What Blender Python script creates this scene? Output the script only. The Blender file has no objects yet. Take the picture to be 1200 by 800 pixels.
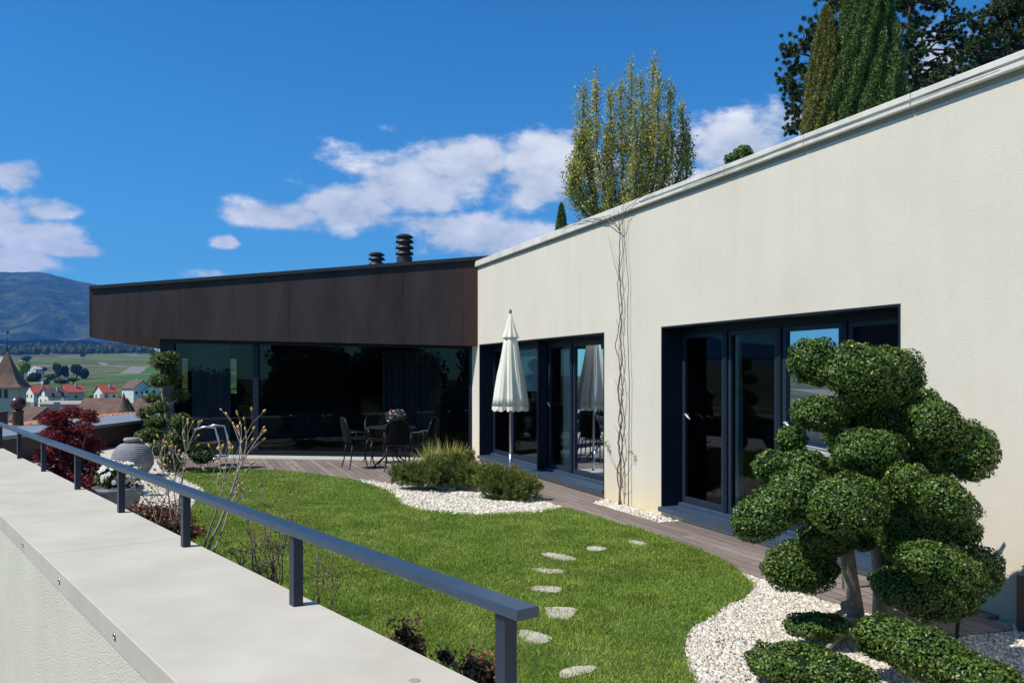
import bpy, bmesh, math, random
import numpy as np
from mathutils import Vector, Matrix
R = math.radians
random.seed(5); RNG = np.random.default_rng(5)
S = bpy.context.scene
C = S.collection

# ------------------------------------------------------------------ camera
EYE = 1.72; F = 1000.0; HY = 437.0
cam = bpy.data.cameras.new('camera'); cam_o = bpy.data.objects.new('camera', cam); C.objects.link(cam_o)
cam_o.location = (0, 0, EYE); cam_o.rotation_euler = (R(90), 0, 0)
cam.sensor_width = 36; cam.lens = 36 * F / 1200; cam.shift_y = (HY - 400) / 1200
cam.clip_start = 0.05; cam.clip_end = 40000
S.camera = cam_o

# ------------------------------------------------------------------ light
SUN_EL = 54.0
sun_dir = Vector((-0.92, -0.39, 0)).normalized()          # horizontal direction towards the sun
sun_vec = Vector((sun_dir.x * math.cos(R(SUN_EL)), sun_dir.y * math.cos(R(SUN_EL)), math.sin(R(SUN_EL))))
sl = bpy.data.lights.new('sun', 'SUN'); sl.energy = 5.0; sl.angle = R(0.53); sl.color = (1.0, 0.94, 0.84)
so = bpy.data.objects.new('sun', sl); C.objects.link(so); so.location = (-20, -10, 40)
so.rotation_euler = sun_vec.to_track_quat('Z', 'Y').to_euler()
S.view_settings.view_transform = 'Standard'; S.view_settings.look = 'None'
S.view_settings.exposure = 0.2; S.view_settings.gamma = 1.0; S.view_settings.use_curve_mapping = False

W = bpy.data.worlds.new('World'); S.world = W; W.use_nodes = True
def build_world():
    nt = W.node_tree; N = nt.nodes; L = nt.links; N.clear()
    def nd(t, **k):
        n = N.new(t)
        for a, b in k.items(): setattr(n, a, b)
        return n
    def val(sock, v):
        if isinstance(v, (int, float)): sock.default_value = v
        else: L.new(v, sock)
    def m(op, a, b=0.0, c=None, clamp=False):
        n = nd('ShaderNodeMath', operation=op, use_clamp=clamp); val(n.inputs[0], a); val(n.inputs[1], b)
        if c is not None: val(n.inputs[2], c)
        return n.outputs[0]
    out = nd('ShaderNodeOutputWorld'); bg = nd('ShaderNodeBackground'); bg.inputs['Strength'].default_value = 0.085
    sky = nd('ShaderNodeTexSky', sky_type='NISHITA'); sky.sun_disc = False
    sky.sun_elevation = R(SUN_EL); sky.sun_rotation = math.atan2(sun_dir.x, sun_dir.y)
    sky.altitude = 500; sky.air_density = 1.0; sky.dust_density = 0.3; sky.ozone_density = 2.5
    tint = nd('ShaderNodeMix', data_type='RGBA', blend_type='MULTIPLY'); tint.inputs[0].default_value = 1.0
    L.new(sky.outputs[0], tint.inputs[6]); 
    tc = nd('ShaderNodeTexCoord'); sp = nd('ShaderNodeSeparateXYZ'); L.new(tc.outputs['Generated'], sp.inputs[0])
    tr_ = nd('ShaderNodeMix', data_type='RGBA'); L.new(m('MULTIPLY', m('MAXIMUM', sp.outputs[2], 0.0), 2.2, clamp=True), tr_.inputs[0])
    tr_.inputs[6].default_value = (0.46, 1.18, 1.48, 1); tr_.inputs[7].default_value = (0.20, 0.92, 1.42, 1); L.new(tr_.outputs[2], tint.inputs[7])
    az = m('ARCTAN2', sp.outputs[0], sp.outputs[1]); el = m('ARCSINE', sp.outputs[2])
    # world-space noise on the direction of the sky
    mp = nd('ShaderNodeMapping'); L.new(tc.outputs['Generated'], mp.inputs[0]); mp.inputs['Scale'].default_value = (1, 1, 1.8)
    n1 = nd('ShaderNodeTexNoise'); L.new(mp.outputs[0], n1.inputs['Vector']); n1.inputs['Scale'].default_value = 9; n1.inputs['Detail'].default_value = 9; n1.inputs['Roughness'].default_value = .56
    n2 = nd('ShaderNodeTexNoise'); L.new(mp.outputs[0], n2.inputs['Vector']); n2.inputs['Scale'].default_value = 24; n2.inputs['Detail'].default_value = 8; n2.inputs['Roughness'].default_value = .6
    # cloud bank seeds: (azimuth deg, elevation deg, half-widths deg, weight)
    def dpx(x, y): 
        u = (x - 600) / F; v = (HY - y) / F
        return math.atan(u), math.atan(v / math.sqrt(1 + u * u))
    blobs = [(330,252,62,22,1),(410,240,80,32,1),(480,222,80,40,1),(545,195,70,36,1),(632,205,70,44,1),(590,283,105,26,1),(500,262,110,20,.8),
             (865,172,85,36,1),(800,215,60,30,.9),(18,205,42,22,1),(-10,250,70,30,.8),(50,245,40,20,.8),(50,278,62,22,1),(85,292,45,12,.9),(10,305,60,16,1),(265,284,17,9,1),
             (458,150,30,12,.40),(1085,75,60,45,.9),(1180,120,60,60,.8),(930,150,55,30,.8),(240,322,40,10,.35),(-150,230,90,40,1),(-350,270,120,40,1),(1500,150,200,70,1),(1900,60,160,80,.9),
             (2600,180,300,70,1)]
    acc = 0.0
    for (x, y, rx, ry, w) in blobs:
        a0, e0 = dpx(x, y); a1, _ = dpx(x + rx, y); _, e1 = dpx(x, y - ry)
        ra = abs(a1 - a0); re = abs(e1 - e0)
        da = m('MULTIPLY', m('SUBTRACT', az, a0), 1 / ra); de = m('MULTIPLY', m('SUBTRACT', el, e0), 1 / re)
        r2 = m('ADD', m('MULTIPLY', da, da), m('MULTIPLY', de, de))
        g = m('MULTIPLY', m('EXPONENT', m('MULTIPLY', r2, -0.8)), w)
        acc = g if isinstance(acc, float) else m('MAXIMUM', acc, g)
    dens = m('ADD', acc, m('MULTIPLY', m('SUBTRACT', n1.outputs[0], .5), 1.75))
    dens = m('ADD', dens, m('MULTIPLY', m('SUBTRACT', n2.outputs[0], .5), .75))
    mr = nd('ShaderNodeMapRange', interpolation_type='SMOOTHSTEP'); L.new(dens, mr.inputs[0])
    mr.inputs[1].default_value = .34; mr.inputs[2].default_value = .72
    gate = m('MULTIPLY', mr.outputs[0], m('GREATER_THAN', acc, .05))
    gate = m('MULTIPLY', gate, .93)
    # cloud body: brighter billows, greyer cores
    sh = nd('ShaderNodeMapRange'); L.new(m('ADD', m('MULTIPLY', n1.outputs[0], .9), m('MULTIPLY', n2.outputs[0], .7)), sh.inputs[0])
    sh.inputs[1].default_value = .62; sh.inputs[2].default_value = 1.0
    cc = nd('ShaderNodeMix', data_type='RGBA'); L.new(sh.outputs[0], cc.inputs[0])
    cc.inputs[6].default_value = (6.2, 6.8, 7.3, 1); cc.inputs[7].default_value = (11.6, 11.5, 11.3, 1)
    mx = nd('ShaderNodeMix', data_type='RGBA'); L.new(gate, mx.inputs[0]); L.new(tint.outputs[2], mx.inputs[6]); L.new(cc.outputs[2], mx.inputs[7])
    L.new(mx.outputs[2], bg.inputs[0]); L.new(bg.outputs[0], out.inputs[0])
build_world()

# ------------------------------------------------------------------ helpers
def P(px, py, z=0.0):
    Y = F * (EYE - z) / (py - HY)
    return ((px - 600) / F * Y, Y)
def D(px, py, Y): return ((px - 600) / F * Y, Y, EYE + (HY - py) / F * Y)   # a point seen at distance Y
MATS = {}
def mat(name, col, rough=.6, metal=0, spec=.5, var=None, vscale=5, bump=0, bscale=60, island=None, transl=0, bdist=.01, detail=6, stretch=None):
    if name in MATS: return MATS[name]
    m = bpy.data.materials.new(name); m.use_nodes = True; nt = m.node_tree; N = nt.nodes; L = nt.links
    b = N['Principled BSDF']; b.inputs['Base Color'].default_value = (*col, 1); b.inputs['Roughness'].default_value = rough
    b.inputs['Metallic'].default_value = metal; b.inputs['Specular IOR Level'].default_value = spec
    tc = N.new('ShaderNodeTexCoord'); src = tc.outputs['Object']
    if stretch:
        mp = N.new('ShaderNodeMapping'); L.new(src, mp.inputs[0]); mp.inputs['Scale'].default_value = stretch; src = mp.outputs[0]
    last = None
    if var:
        n = N.new('ShaderNodeTexNoise'); L.new(src, n.inputs['Vector']); n.inputs['Scale'].default_value = vscale; n.inputs['Detail'].default_value = detail; n.inputs['Roughness'].default_value = .62
        cr = N.new('ShaderNodeValToRGB'); L.new(n.outputs[0], cr.inputs[0]); cr.color_ramp.elements[0].position = .33; cr.color_ramp.elements[1].position = .67
        cr.color_ramp.elements[0].color = (*col, 1); cr.color_ramp.elements[1].color = (*var, 1); last = cr.outputs[0]
    if island:
        g = N.new('ShaderNodeNewGeometry'); cr = N.new('ShaderNodeValToRGB'); L.new(g.outputs['Random Per Island'], cr.inputs[0])
        els = cr.color_ramp.elements; els[0].color = (*island[0], 1); els[1].color = (*island[-1], 1)
        for i, c in enumerate(island[1:-1]): e = els.new((i + 1) / (len(island) - 1)); e.color = (*c, 1)
        if last is not None:
            mx = N.new('ShaderNodeMix'); mx.data_type = 'RGBA'; mx.inputs[0].default_value = .5; L.new(last, mx.inputs[6]); L.new(cr.outputs[0], mx.inputs[7]); last = mx.outputs[2]
        else: last = cr.outputs[0]
    if last is not None: L.new(last, b.inputs['Base Color'])
    if bump:
        n = N.new('ShaderNodeTexNoise'); L.new(src, n.inputs['Vector']); n.inputs['Scale'].default_value = bscale; n.inputs['Detail'].default_value = 5
        bp = N.new('ShaderNodeBump'); bp.inputs['Strength'].default_value = bump; bp.inputs['Distance'].default_value = bdist; L.new(n.outputs[0], bp.inputs['Height']); L.new(bp.outputs[0], b.inputs['Normal'])
    if transl:
        o = N['Material Output']; t = N.new('ShaderNodeBsdfTranslucent'); ms = N.new('ShaderNodeMixShader'); ms.inputs[0].default_value = transl
        if last is not None: L.new(last, t.inputs[0])
        else: t.inputs[0].default_value = (*col, 1)
        L.new(b.outputs[0], ms.inputs[1]); L.new(t.outputs[0], ms.inputs[2]); L.new(ms.outputs[0], o.inputs[0])
    MATS[name] = m; return m

def link(name, me, m=None, parent=None, smooth=False):
    o = bpy.data.objects.new(name, me); C.objects.link(o)
    if m is not None:
        for x in (m if isinstance(m, (list, tuple)) else [m]): me.materials.append(x)
    if parent is not None: o.parent = parent; o.matrix_parent_inverse = Matrix.Translation(-parent.location) if parent.type == 'EMPTY' and parent.parent is None else Matrix()
    if smooth: me.polygons.foreach_set('use_smooth', [True] * len(me.polygons))
    return o
def tag(o, label=None, cat=None, group=None, kind=None):
    if label: o['label'] = label
    if cat: o['category'] = cat
    if group: o['group'] = group
    if kind: o['kind'] = kind
    return o
def thing(name, label, cat, loc=(0, 0, 0), group=None):
    o = bpy.data.objects.new(name, None); C.objects.link(o); o.location = loc; o.empty_display_size = .2
    return tag(o, label, cat, group)

class MB:
    def __init__(s, M=None): s.v = []; s.f = []; s.M = M; s.mi = []; s.cur = 0
    def add(s, vs, fs):
        k = len(s.v)
        s.v += [tuple(s.M @ Vector(p)) if s.M is not None else tuple(p) for p in vs]
        s.f += [tuple(k + i for i in f) for f in fs]; s.mi += [s.cur] * len(fs); return s
    def box(s, a, b, rot=None, piv=None):
        x0, y0, z0 = a; x1, y1, z1 = b
        vs = [(x0,y0,z0),(x1,y0,z0),(x1,y1,z0),(x0,y1,z0),(x0,y0,z1),(x1,y0,z1),(x1,y1,z1),(x0,y1,z1)]
        if rot is not None:
            q = Vector(piv if piv else ((x0+x1)/2, (y0+y1)/2, (z0+z1)/2)); rm = Matrix.Rotation(rot, 3, 'Z'); vs = [rm @ (Vector(p) - q) + q for p in vs]
        return s.add(vs, [(0,3,2,1),(4,5,6,7),(0,1,5,4),(1,2,6,5),(2,3,7,6),(3,0,4,7)])
    def prism(s, pts, z0, z1):
        n = len(pts); ar = sum(pts[i][0]*pts[(i+1)%n][1]-pts[(i+1)%n][0]*pts[i][1] for i in range(n))
        if ar < 0: pts = pts[::-1]
        zz0 = z0 if isinstance(z0, (list, tuple)) else [z0]*n; zz1 = z1 if isinstance(z1, (list, tuple)) else [z1]*n
        if ar < 0: zz0 = list(zz0)[::-1]; zz1 = list(zz1)[::-1]
        vs = [(p[0],p[1],z) for p, z in zip(pts, zz0)] + [(p[0],p[1],z) for p, z in zip(pts, zz1)]
        return s.add(vs, [tuple(range(n))[::-1], tuple(range(n, 2*n))] + [(i, (i+1)%n, n+(i+1)%n, n+i) for i in range(n)])
    def tube(s, path, rad, sides=8, caps=True):
        path = [Vector(p) for p in path]; n = len(path)
        if not isinstance(rad, (list, tuple)): rad = [rad]*n
        vs = []; up = None
        for i, p in enumerate(path):
            t = (path[min(i+1,n-1)] - path[max(i-1,0)])
            if t.length < 1e-9: t = Vector((0,0,1))
            t.normalize()
            if up is None: up = Vector((0,0,1)) if abs(t.z) < .9 else Vector((1,0,0))
            a = t.cross(up)
            if a.length < 1e-5: a = t.cross(Vector((1,0,0)))
            a.normalize(); b = a.cross(t).normalized(); up = b
            for k in range(sides):
                th = 2*math.pi*k/sides; vs.append(p + (a*math.cos(th) + b*math.sin(th))*rad[i])
        fs = [(i*sides+k, i*sides+(k+1)%sides, (i+1)*sides+(k+1)%sides, (i+1)*sides+k) for i in range(n-1) for k in range(sides)]
        if caps: fs += [tuple(range(sides))[::-1], tuple((n-1)*sides+k for k in range(sides))]
        return s.add(vs, fs)
    def lathe(s, prof, c=(0,0,0), sides=32, fn=None):
        vs = []; n = len(prof)
        for r, z in prof:
            for k in range(sides):
                th = 2*math.pi*k/sides; q = r*(fn(th, z) if fn else 1); vs.append((c[0]+q*math.cos(th), c[1]+q*math.sin(th), c[2]+z))
        fs = [(i*sides+k, i*sides+(k+1)%sides, (i+1)*sides+(k+1)%sides, (i+1)*sides+k) for i in range(n-1) for k in range(sides)]
        if prof[0][0] > 1e-6: fs.append(tuple(range(sides))[::-1])
        if prof[-1][0] > 1e-6: fs.append(tuple((n-1)*sides+k for k in range(sides)))
        return s.add(vs, fs)
    def build(s, name, m, parent=None, smooth=False, bevel=0, seg=2, angle=None):
        me = bpy.data.meshes.new(name); me.from_pydata(s.v, [], s.f)
        if any(s.mi): me.polygons.foreach_set('material_index', s.mi)
        bm = bmesh.new(); bm.from_mesh(me); bmesh.ops.recalc_face_normals(bm, faces=bm.faces)
        bmesh.ops.triangulate(bm, faces=[f for f in bm.faces if len(f.verts) > 8])
        bm.to_mesh(me); bm.free(); me.update()
        o = link(name, me, m, parent, smooth)
        if bevel:
            b = o.modifiers.new('bevel', 'BEVEL'); b.width = bevel; b.segments = seg; b.limit_method = 'ANGLE'
        return o

def rawmesh(name, V, Fq, m, parent=None, smooth=False, mi=None):
    V = np.asarray(V, np.float32); Fq = np.asarray(Fq, np.int32); k = Fq.shape[1]
    me = bpy.data.meshes.new(name); me.vertices.add(len(V)); me.vertices.foreach_set('co', V.ravel())
    me.loops.add(Fq.size); me.loops.foreach_set('vertex_index', Fq.ravel())
    me.polygons.add(len(Fq)); me.polygons.foreach_set('loop_start', np.arange(0, Fq.size, k, dtype=np.int32))
    if mi is not None: me.polygons.foreach_set('material_index', np.asarray(mi, np.int32))
    me.update(calc_edges=True)
    return link(name, me, m, parent, smooth)
def unit(a): return a / np.maximum(np.linalg.norm(a, axis=1, keepdims=True), 1e-9)
def leaves_arrays(pos, nrm, size, aspect=.55, wild=.7):
    n = len(pos); nr = unit(nrm + RNG.normal(0, wild, (n, 3))); t = unit(np.cross(nr, RNG.normal(0, 1, (n, 3)))); b = np.cross(nr, t)
    size = np.broadcast_to(size, (n,))[:, None]
    V = np.stack([pos - t*size*.5, pos + b*size*.5*aspect + nr*size*.12, pos + t*size*.5, pos - b*size*.5*aspect + nr*size*.12], 1).reshape(-1, 3)
    return V, np.arange(4*n).reshape(-1, 4)
def blade_arrays(pos, dirs, length, width, bend=.3):
    n = len(pos); L_ = np.broadcast_to(length, (n,))[:, None]; w = np.broadcast_to(width, (n,))[:, None]
    s = unit(np.cross(dirs, RNG.normal(0, 1, (n, 3)))); bd = unit(np.cross(dirs, s))*bend*RNG.uniform(-1, 1, (n, 1))
    mid = pos + dirs*L_*.55 + bd*L_*.15; tip = pos + dirs*L_ + bd*L_*.6
    V = np.stack([pos - s*w*.5, pos + s*w*.5, mid + s*w*.4, tip, mid - s*w*.4], 1).reshape(-1, 3)
    i = np.arange(n)[:, None]*5; F_ = np.concatenate([i + np.array([[0, 1, 2]]), i + np.array([[0, 2, 4]]), i + np.array([[4, 2, 3]])], 0)
    return V, F_
def inside(pts, poly):
    x, y = pts[:, 0], pts[:, 1]; r = np.zeros(len(pts), bool); n = len(poly)
    for i in range(n):
        x0, y0 = poly[i]; x1, y1 = poly[(i+1) % n]
        c = ((y0 > y) != (y1 > y)); xi = (x1-x0)*(y-y0)/((y1-y0) if abs(y1-y0) > 1e-9 else 1e-9)+x0; r ^= c & (x < xi)
    return r
def scatter(poly, dens):
    a = np.array(poly); lo, hi = a.min(0), a.max(0); n = int((hi-lo).prod()*dens); p = RNG.uniform(lo, hi, (n, 2)); return p[inside(p, poly)]
def fbm(x, y, sc=1., oct=5, seed=0):
    x = np.asarray(x, float)/sc; y = np.asarray(y, float)/sc; out = 0; amp = 1; tot = 0
    def h(i, j): 
        v = np.sin(i*127.1 + j*311.7 + seed*17.3)*43758.5453; return v - np.floor(v)
    for o in range(oct):
        xi = np.floor(x); yi = np.floor(y); fx = x-xi; fy = y-yi; fx = fx*fx*(3-2*fx); fy = fy*fy*(3-2*fy)
        v = (h(xi, yi)*(1-fx)+h(xi+1, yi)*fx)*(1-fy)+(h(xi, yi+1)*(1-fx)+h(xi+1, yi+1)*fx)*fy
        out = out + v*amp; tot += amp; amp *= .5; x = x*2+3.1; y = y*2+7.7
    return out/tot
def sstep(a, b, x): t = np.clip((x-a)/(b-a), 0, 1); return t*t*(3-2*t)

# ------------------------------------------------------------------ terrain
WC = 5.779; WS = .382; WD = Vector((.3568, -.9342, 0)); WN = Vector((-.9342, -.3568, 0))
def height(X, Y):
    X = np.asarray(X, float); Y = np.asarray(Y, float)
    p = np.interp(Y, [-600, 10, 30, 60, 150, 300, 400, 550, 700, 1000, 1500, 2000, 2300, 3000, 5000], [-6, -4, -5, -12, -15, -14, -12, -8.3, -5, 2, 20, 42, 58, 80, 100])
    p = p + (fbm(X, Y, 260, 3, 2)-.5)*np.interp(Y, [0, 400, 1000, 3000], [0, 1.5, 8, 16])
    d = .9342*(X - WC + WS*Y); hill = 2.0 + np.minimum(.04*np.maximum(d-16, 0), 9)
    w = sstep(9, 17, d)*(1-sstep(250, 700, Y))
    return p*(1-w) + hill*w
def field_mat():
    m = bpy.data.materials.new('fields'); m.use_nodes = True; N = m.node_tree.nodes; L = m.node_tree.links; b = N['Principled BSDF']; b.inputs['Roughness'].default_value = .9
    b.inputs['Specular IOR Level'].default_value = .1
    tc = N.new('ShaderNodeTexCoord'); mp = N.new('ShaderNodeMapping'); L.new(tc.outputs['Object'], mp.inputs[0]); mp.inputs['Scale'].default_value = (.004, .0042, 0); mp.inputs['Rotation'].default_value = (0, 0, .4)
    v = N.new('ShaderNodeTexVoronoi'); v.inputs['Scale'].default_value = 1.0; L.new(mp.outputs[0], v.inputs[0]); v.inputs['Randomness'].default_value = .8
    cr = N.new('ShaderNodeValToRGB'); sp = N.new('ShaderNodeSeparateColor'); L.new(v.outputs['Color'], sp.inputs[0]); L.new(sp.outputs[0], cr.inputs[0])
    cr.color_ramp.interpolation = 'CONSTANT'
    cols = [(0, (.10, .135, .035)), (.2, (.15, .17, .045)), (.4, (.13, .14, .055)), (.55, (.08, .165, .03)), (.72, (.12, .12, .07)), (.86, (.12, .17, .04))]
    els = cr.color_ramp.elements; els[0].position = 0; els[0].color = (*cols[0][1], 1); els[1].position = cols[1][0]; els[1].color = (*cols[1][1], 1)
    for p_, c in cols[2:]: e = els.new(p_); e.color = (*c, 1)
    # vine rows
    w = N.new('ShaderNodeTexWave'); mp2 = N.new('ShaderNodeMapping'); L.new(tc.outputs['Object'], mp2.inputs[0]); mp2.inputs['Rotation'].default_value = (0, 0, .55); L.new(mp2.outputs[0], w.inputs[0]); w.inputs['Scale'].default_value = .12; w.inputs['Distortion'].default_value = .3
    mx = N.new('ShaderNodeMix'); mx.data_type = 'RGBA'; mx.blend_type = 'MULTIPLY'; mx.inputs[0].default_value = .35; L.new(cr.outputs[0], mx.inputs[6]); L.new(w.outputs['Color'], mx.inputs[7])
    n = N.new('ShaderNodeTexNoise'); L.new(tc.outputs['Object'], n.inputs[0]); n.inputs['Scale'].default_value = .03; n.inputs['Detail'].default_value = 8
    r2 = N.new('ShaderNodeValToRGB'); L.new(n.outputs[0], r2.inputs[0]); r2.color_ramp.elements[0].position = .35; r2.color_ramp.elements[0].color = (.6, .62, .6, 1); r2.color_ramp.elements[1].position = .65; r2.color_ramp.elements[1].color = (1.15, 1.1, 1.05, 1)
    m2 = N.new('ShaderNodeMix'); m2.data_type = 'RGBA'; m2.blend_type = 'MULTIPLY'; m2.inputs[0].default_value = 1; L.new(mx.outputs[2], m2.inputs[6]); L.new(r2.outputs[0], m2.inputs[7])
    # pale lanes between parcels
    ve = N.new('ShaderNodeTexVoronoi'); ve.feature = 'DISTANCE_TO_EDGE'; ve.inputs['Scale'].default_value = 1.0; ve.inputs['Randomness'].default_value = .8; L.new(mp.outputs[0], ve.inputs[0])
    lt = N.new('ShaderNodeMath'); lt.operation = 'LESS_THAN'; L.new(ve.outputs['Distance'], lt.inputs[0]); lt.inputs[1].default_value = .012
    m3 = N.new('ShaderNodeMix'); m3.data_type = 'RGBA'; L.new(lt.outputs[0], m3.inputs[0]); L.new(m2.outputs[2], m3.inputs[6]); m3.inputs[7].default_value = (.2, .19, .16, 1)
    L.new(m3.outputs[2], b.inputs['Base Color']); return m
def grid(name, xs, ys, fn, m):
    X, Y = np.meshgrid(xs, ys); Z = fn(X, Y); V = np.stack([X, Y, Z], -1).reshape(-1, 3); nx = len(xs); ny = len(ys)
    i = (np.arange(ny-1)[:, None]*nx + np.arange(nx-1)[None]).reshape(-1, 1); return rawmesh(name, V, i + np.array([[0, 1, nx+1, nx]]), m, smooth=True)
xs = np.concatenate([-np.geomspace(9000, 30, 90), np.linspace(-26, 40, 34), np.geomspace(46, 6000, 50)])
ys = np.concatenate([-np.geomspace(900, 8, 16), np.linspace(-4, 70, 38), np.geomspace(76, 6500, 120)])
tag(grid('terrain', xs, ys, height, field_mat()), kind='structure')

# mountain: a long forested ridge 7 km off
def mountain():
    ms = np.linspace(-2.2, .6, 300); ts = np.linspace(0, 1.6, 90); Mg, T = np.meshgrid(ms, ts)
    px = Mg*F + 600
    ry = np.interp(px, [-1600, -900, -500, -250, -100, 0, 20, 45, 60, 90, 117, 160, 230, 320, 450, 1200], [395, 372, 345, 330, 322, 319, 318.5, 318, 321, 329, 334, 345, 362, 384, 402, 405])
    Yr = 7000.; ridge = (HY-ry)/F*Yr
    Y = 3600 + T*(Yr-3600); X = Mg*Y
    prof = np.where(T <= 1, .06 + .94*sstep(-.1, 1.05, T)**1.15, 1 - (T-1)*.9)
    n = fbm(X, Y, 900, 6, 4) - .5; gul = np.abs(fbm(X*1.0 + Y*.25, Y*.35, 420, 4, 9)-.5)
    Z = 80*(1-np.clip(T*4, 0, 1)) + ridge*prof + n*150*np.sin(np.clip(T, 0, 1)*math.pi) - gul*230*np.sin(np.clip(T, 0, 1)*math.pi) + (fbm(X, Y, 90, 3, 6)-.5)*26
    V = np.stack([X, Y, Z], -1).reshape(-1, 3); nx = len(ms); i = (np.arange(len(ts)-1)[:, None]*nx + np.arange(nx-1)[None]).reshape(-1, 1)
    m = bpy.data.materials.new('mountain_forest'); m.use_nodes = True; N = m.node_tree.nodes; L = m.node_tree.links; b = N['Principled BSDF']; b.inputs['Roughness'].default_value = 1; b.inputs['Specular IOR Level'].default_value = 0
    tc = N.new('ShaderNodeTexCoord'); n1 = N.new('ShaderNodeTexNoise'); L.new(tc.outputs['Object'], n1.inputs[0]); n1.inputs['Scale'].default_value = .006; n1.inputs['Detail'].default_value = 10; n1.inputs['Roughness'].default_value = .7
    cr = N.new('ShaderNodeValToRGB'); L.new(n1.outputs[0], cr.inputs[0]); e = cr.color_ramp.elements; e[0].position = .38; e[0].color = (.014, .032, .016, 1); e[1].position = .62; e[1].color = (.085, .11, .04, 1); q = e.new(.5); q.color = (.032, .05, .024, 1)
    L.new(cr.outputs[0], b.inputs['Base Color'])
    n2 = N.new('ShaderNodeTexNoise'); L.new(tc.outputs['Object'], n2.inputs[0]); n2.inputs['Scale'].default_value = .02; n2.inputs['Detail'].default_value = 8
    bp = N.new('ShaderNodeBump'); bp.inputs['Strength'].default_value = 1; bp.inputs['Distance'].default_value = 40; L.new(n2.outputs[0], bp.inputs['Height']); L.new(bp.outputs[0], b.inputs['Normal'])
    tag(rawmesh('mountain', V, i + np.array([[0, 1, nx+1, nx]]), m, smooth=True), kind='structure')
mountain()

# haze
def haze():
    b = MB(); b.box((-9300, -1000, -40), (6300, 8900, 1250)); m = bpy.data.materials.new('haze'); m.use_nodes = True; N = m.node_tree.nodes; N.remove(N['Principled BSDF'])
    v = N.new('ShaderNodeVolumePrincipled'); v.inputs['Color'].default_value = (.10, .36, 1, 1); v.inputs['Density'].default_value = 8e-5; v.inputs['Anisotropy'].default_value = .1
    m.node_tree.links.new(v.outputs[0], N['Material Output'].inputs['Volume']); o = b.build('haze', m); tag(o, kind='stuff'); o.display_type = 'WIRE'
haze()

# ------------------------------------------------------------------ materials
stucco = mat('stucco', (.635, .585, .49), .92, spec=.2, var=(.67, .625, .53), vscale=1.3, bump=.4, bscale=150, bdist=.012)
def add_streaks(m, lo=.90):   # rain streaks and faint patches, fixed to the surface
    N = m.node_tree.nodes; L = m.node_tree.links; b = N['Principled BSDF']; src = b.inputs['Base Color'].links[0].from_socket
    g = N.new('ShaderNodeNewGeometry'); mp = N.new('ShaderNodeMapping'); L.new(g.outputs['Position'], mp.inputs[0]); mp.inputs['Scale'].default_value = (2.2, 2.2, .22)
    n = N.new('ShaderNodeTexNoise'); L.new(mp.outputs[0], n.inputs[0]); n.inputs['Scale'].default_value = 1.6; n.inputs['Detail'].default_value = 9; n.inputs['Roughness'].default_value = .65
    cr = N.new('ShaderNodeValToRGB'); L.new(n.outputs[0], cr.inputs[0]); cr.color_ramp.elements[0].position = .34; cr.color_ramp.elements[0].color = (lo, lo*.99, lo*.96, 1); cr.color_ramp.elements[1].position = .6; cr.color_ramp.elements[1].color = (1.02, 1.02, 1.02, 1)
    mx = N.new('ShaderNodeMix'); mx.data_type = 'RGBA'; mx.blend_type = 'MULTIPLY'; mx.inputs[0].default_value = 1; L.new(src, mx.inputs[6]); L.new(cr.outputs[0], mx.inputs[7]); L.new(mx.outputs[2], b.inputs['Base Color'])
def add_plinth_stain(m):   # yellowish soiling near the ground, fixed to the wall
    N = m.node_tree.nodes; L = m.node_tree.links; b = N['Principled BSDF']; src = b.inputs['Base Color'].links[0].from_socket
    g = N.new('ShaderNodeNewGeometry'); s = N.new('ShaderNodeSeparateXYZ'); L.new(g.outputs['Position'], s.inputs[0])
    n = N.new('ShaderNodeTexNoise'); n.inputs['Scale'].default_value = 2.5; n.inputs['Detail'].default_value = 5; L.new(g.outputs['Position'], n.inputs[0])
    a = N.new('ShaderNodeMath'); a.operation = 'MULTIPLY_ADD'; L.new(n.outputs[0], a.inputs[0]); a.inputs[1].default_value = -.5; L.new(s.outputs[2], a.inputs[2])
    mr = N.new('ShaderNodeMapRange'); L.new(a.outputs[0], mr.inputs[0]); mr.inputs[1].default_value = .25; mr.inputs[2].default_value = -.28; mr.inputs[3].default_value = 0; mr.inputs[4].default_value = .85
    mx = N.new('ShaderNodeMix'); mx.data_type = 'RGBA'; L.new(mr.outputs[0], mx.inputs[0]); L.new(src, mx.inputs[6]); mx.inputs[7].default_value = (.70, .60, .38, 1); L.new(mx.outputs[2], b.inputs['Base Color'])
add_plinth_stain(stucco); add_streaks(stucco, .99)
parapet_stucco = mat('parapet_stucco', (.58, .56, .46), .92, spec=.2, var=(.64, .62, .52), vscale=1.3, bump=.7, bscale=90, bdist=.012)
copingm = mat('coping_stone', (.62, .60, .53), .75, var=(.70, .68, .61), vscale=3, bump=.15, bscale=40)
slabm = mat('slab_concrete', (.45, .42, .35), .8, spec=.3, var=(.54, .51, .435), vscale=1.6, bump=.12, bscale=120, detail=10)
slabside = mat('slab_side', (.44, .45, .40), .85, spec=.2, var=(.60, .60, .54), vscale=5, bump=.2, bscale=60)
add_streaks(copingm, .82); add_streaks(slabside, .78)
anth = mat('anthracite_metal', (.009, .015, .025), .45, spec=.22)
anth2 = mat('anthracite_rail', (.014, .025, .042), .40, metal=0, spec=.28, var=(.019, .031, .050), vscale=14, bump=.05, bscale=300)
blackm = mat('black_iron', (.006, .006, .007), .5)
corten = mat('corten_dark', (.042, .031, .034), .55, metal=.25, var=(.075, .052, .052), vscale=1.6, stretch=(1, 1, .35), bump=.08, bscale=20, detail=10)
corten_rust = mat('corten_rust', (.16, .055, .025), .7, var=(.08, .04, .035), vscale=4, bump=.1)
soffitm = mat('soffit_timber', (.07, .028, .014), .8, var=(.05, .022, .012), vscale=6)
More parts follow.
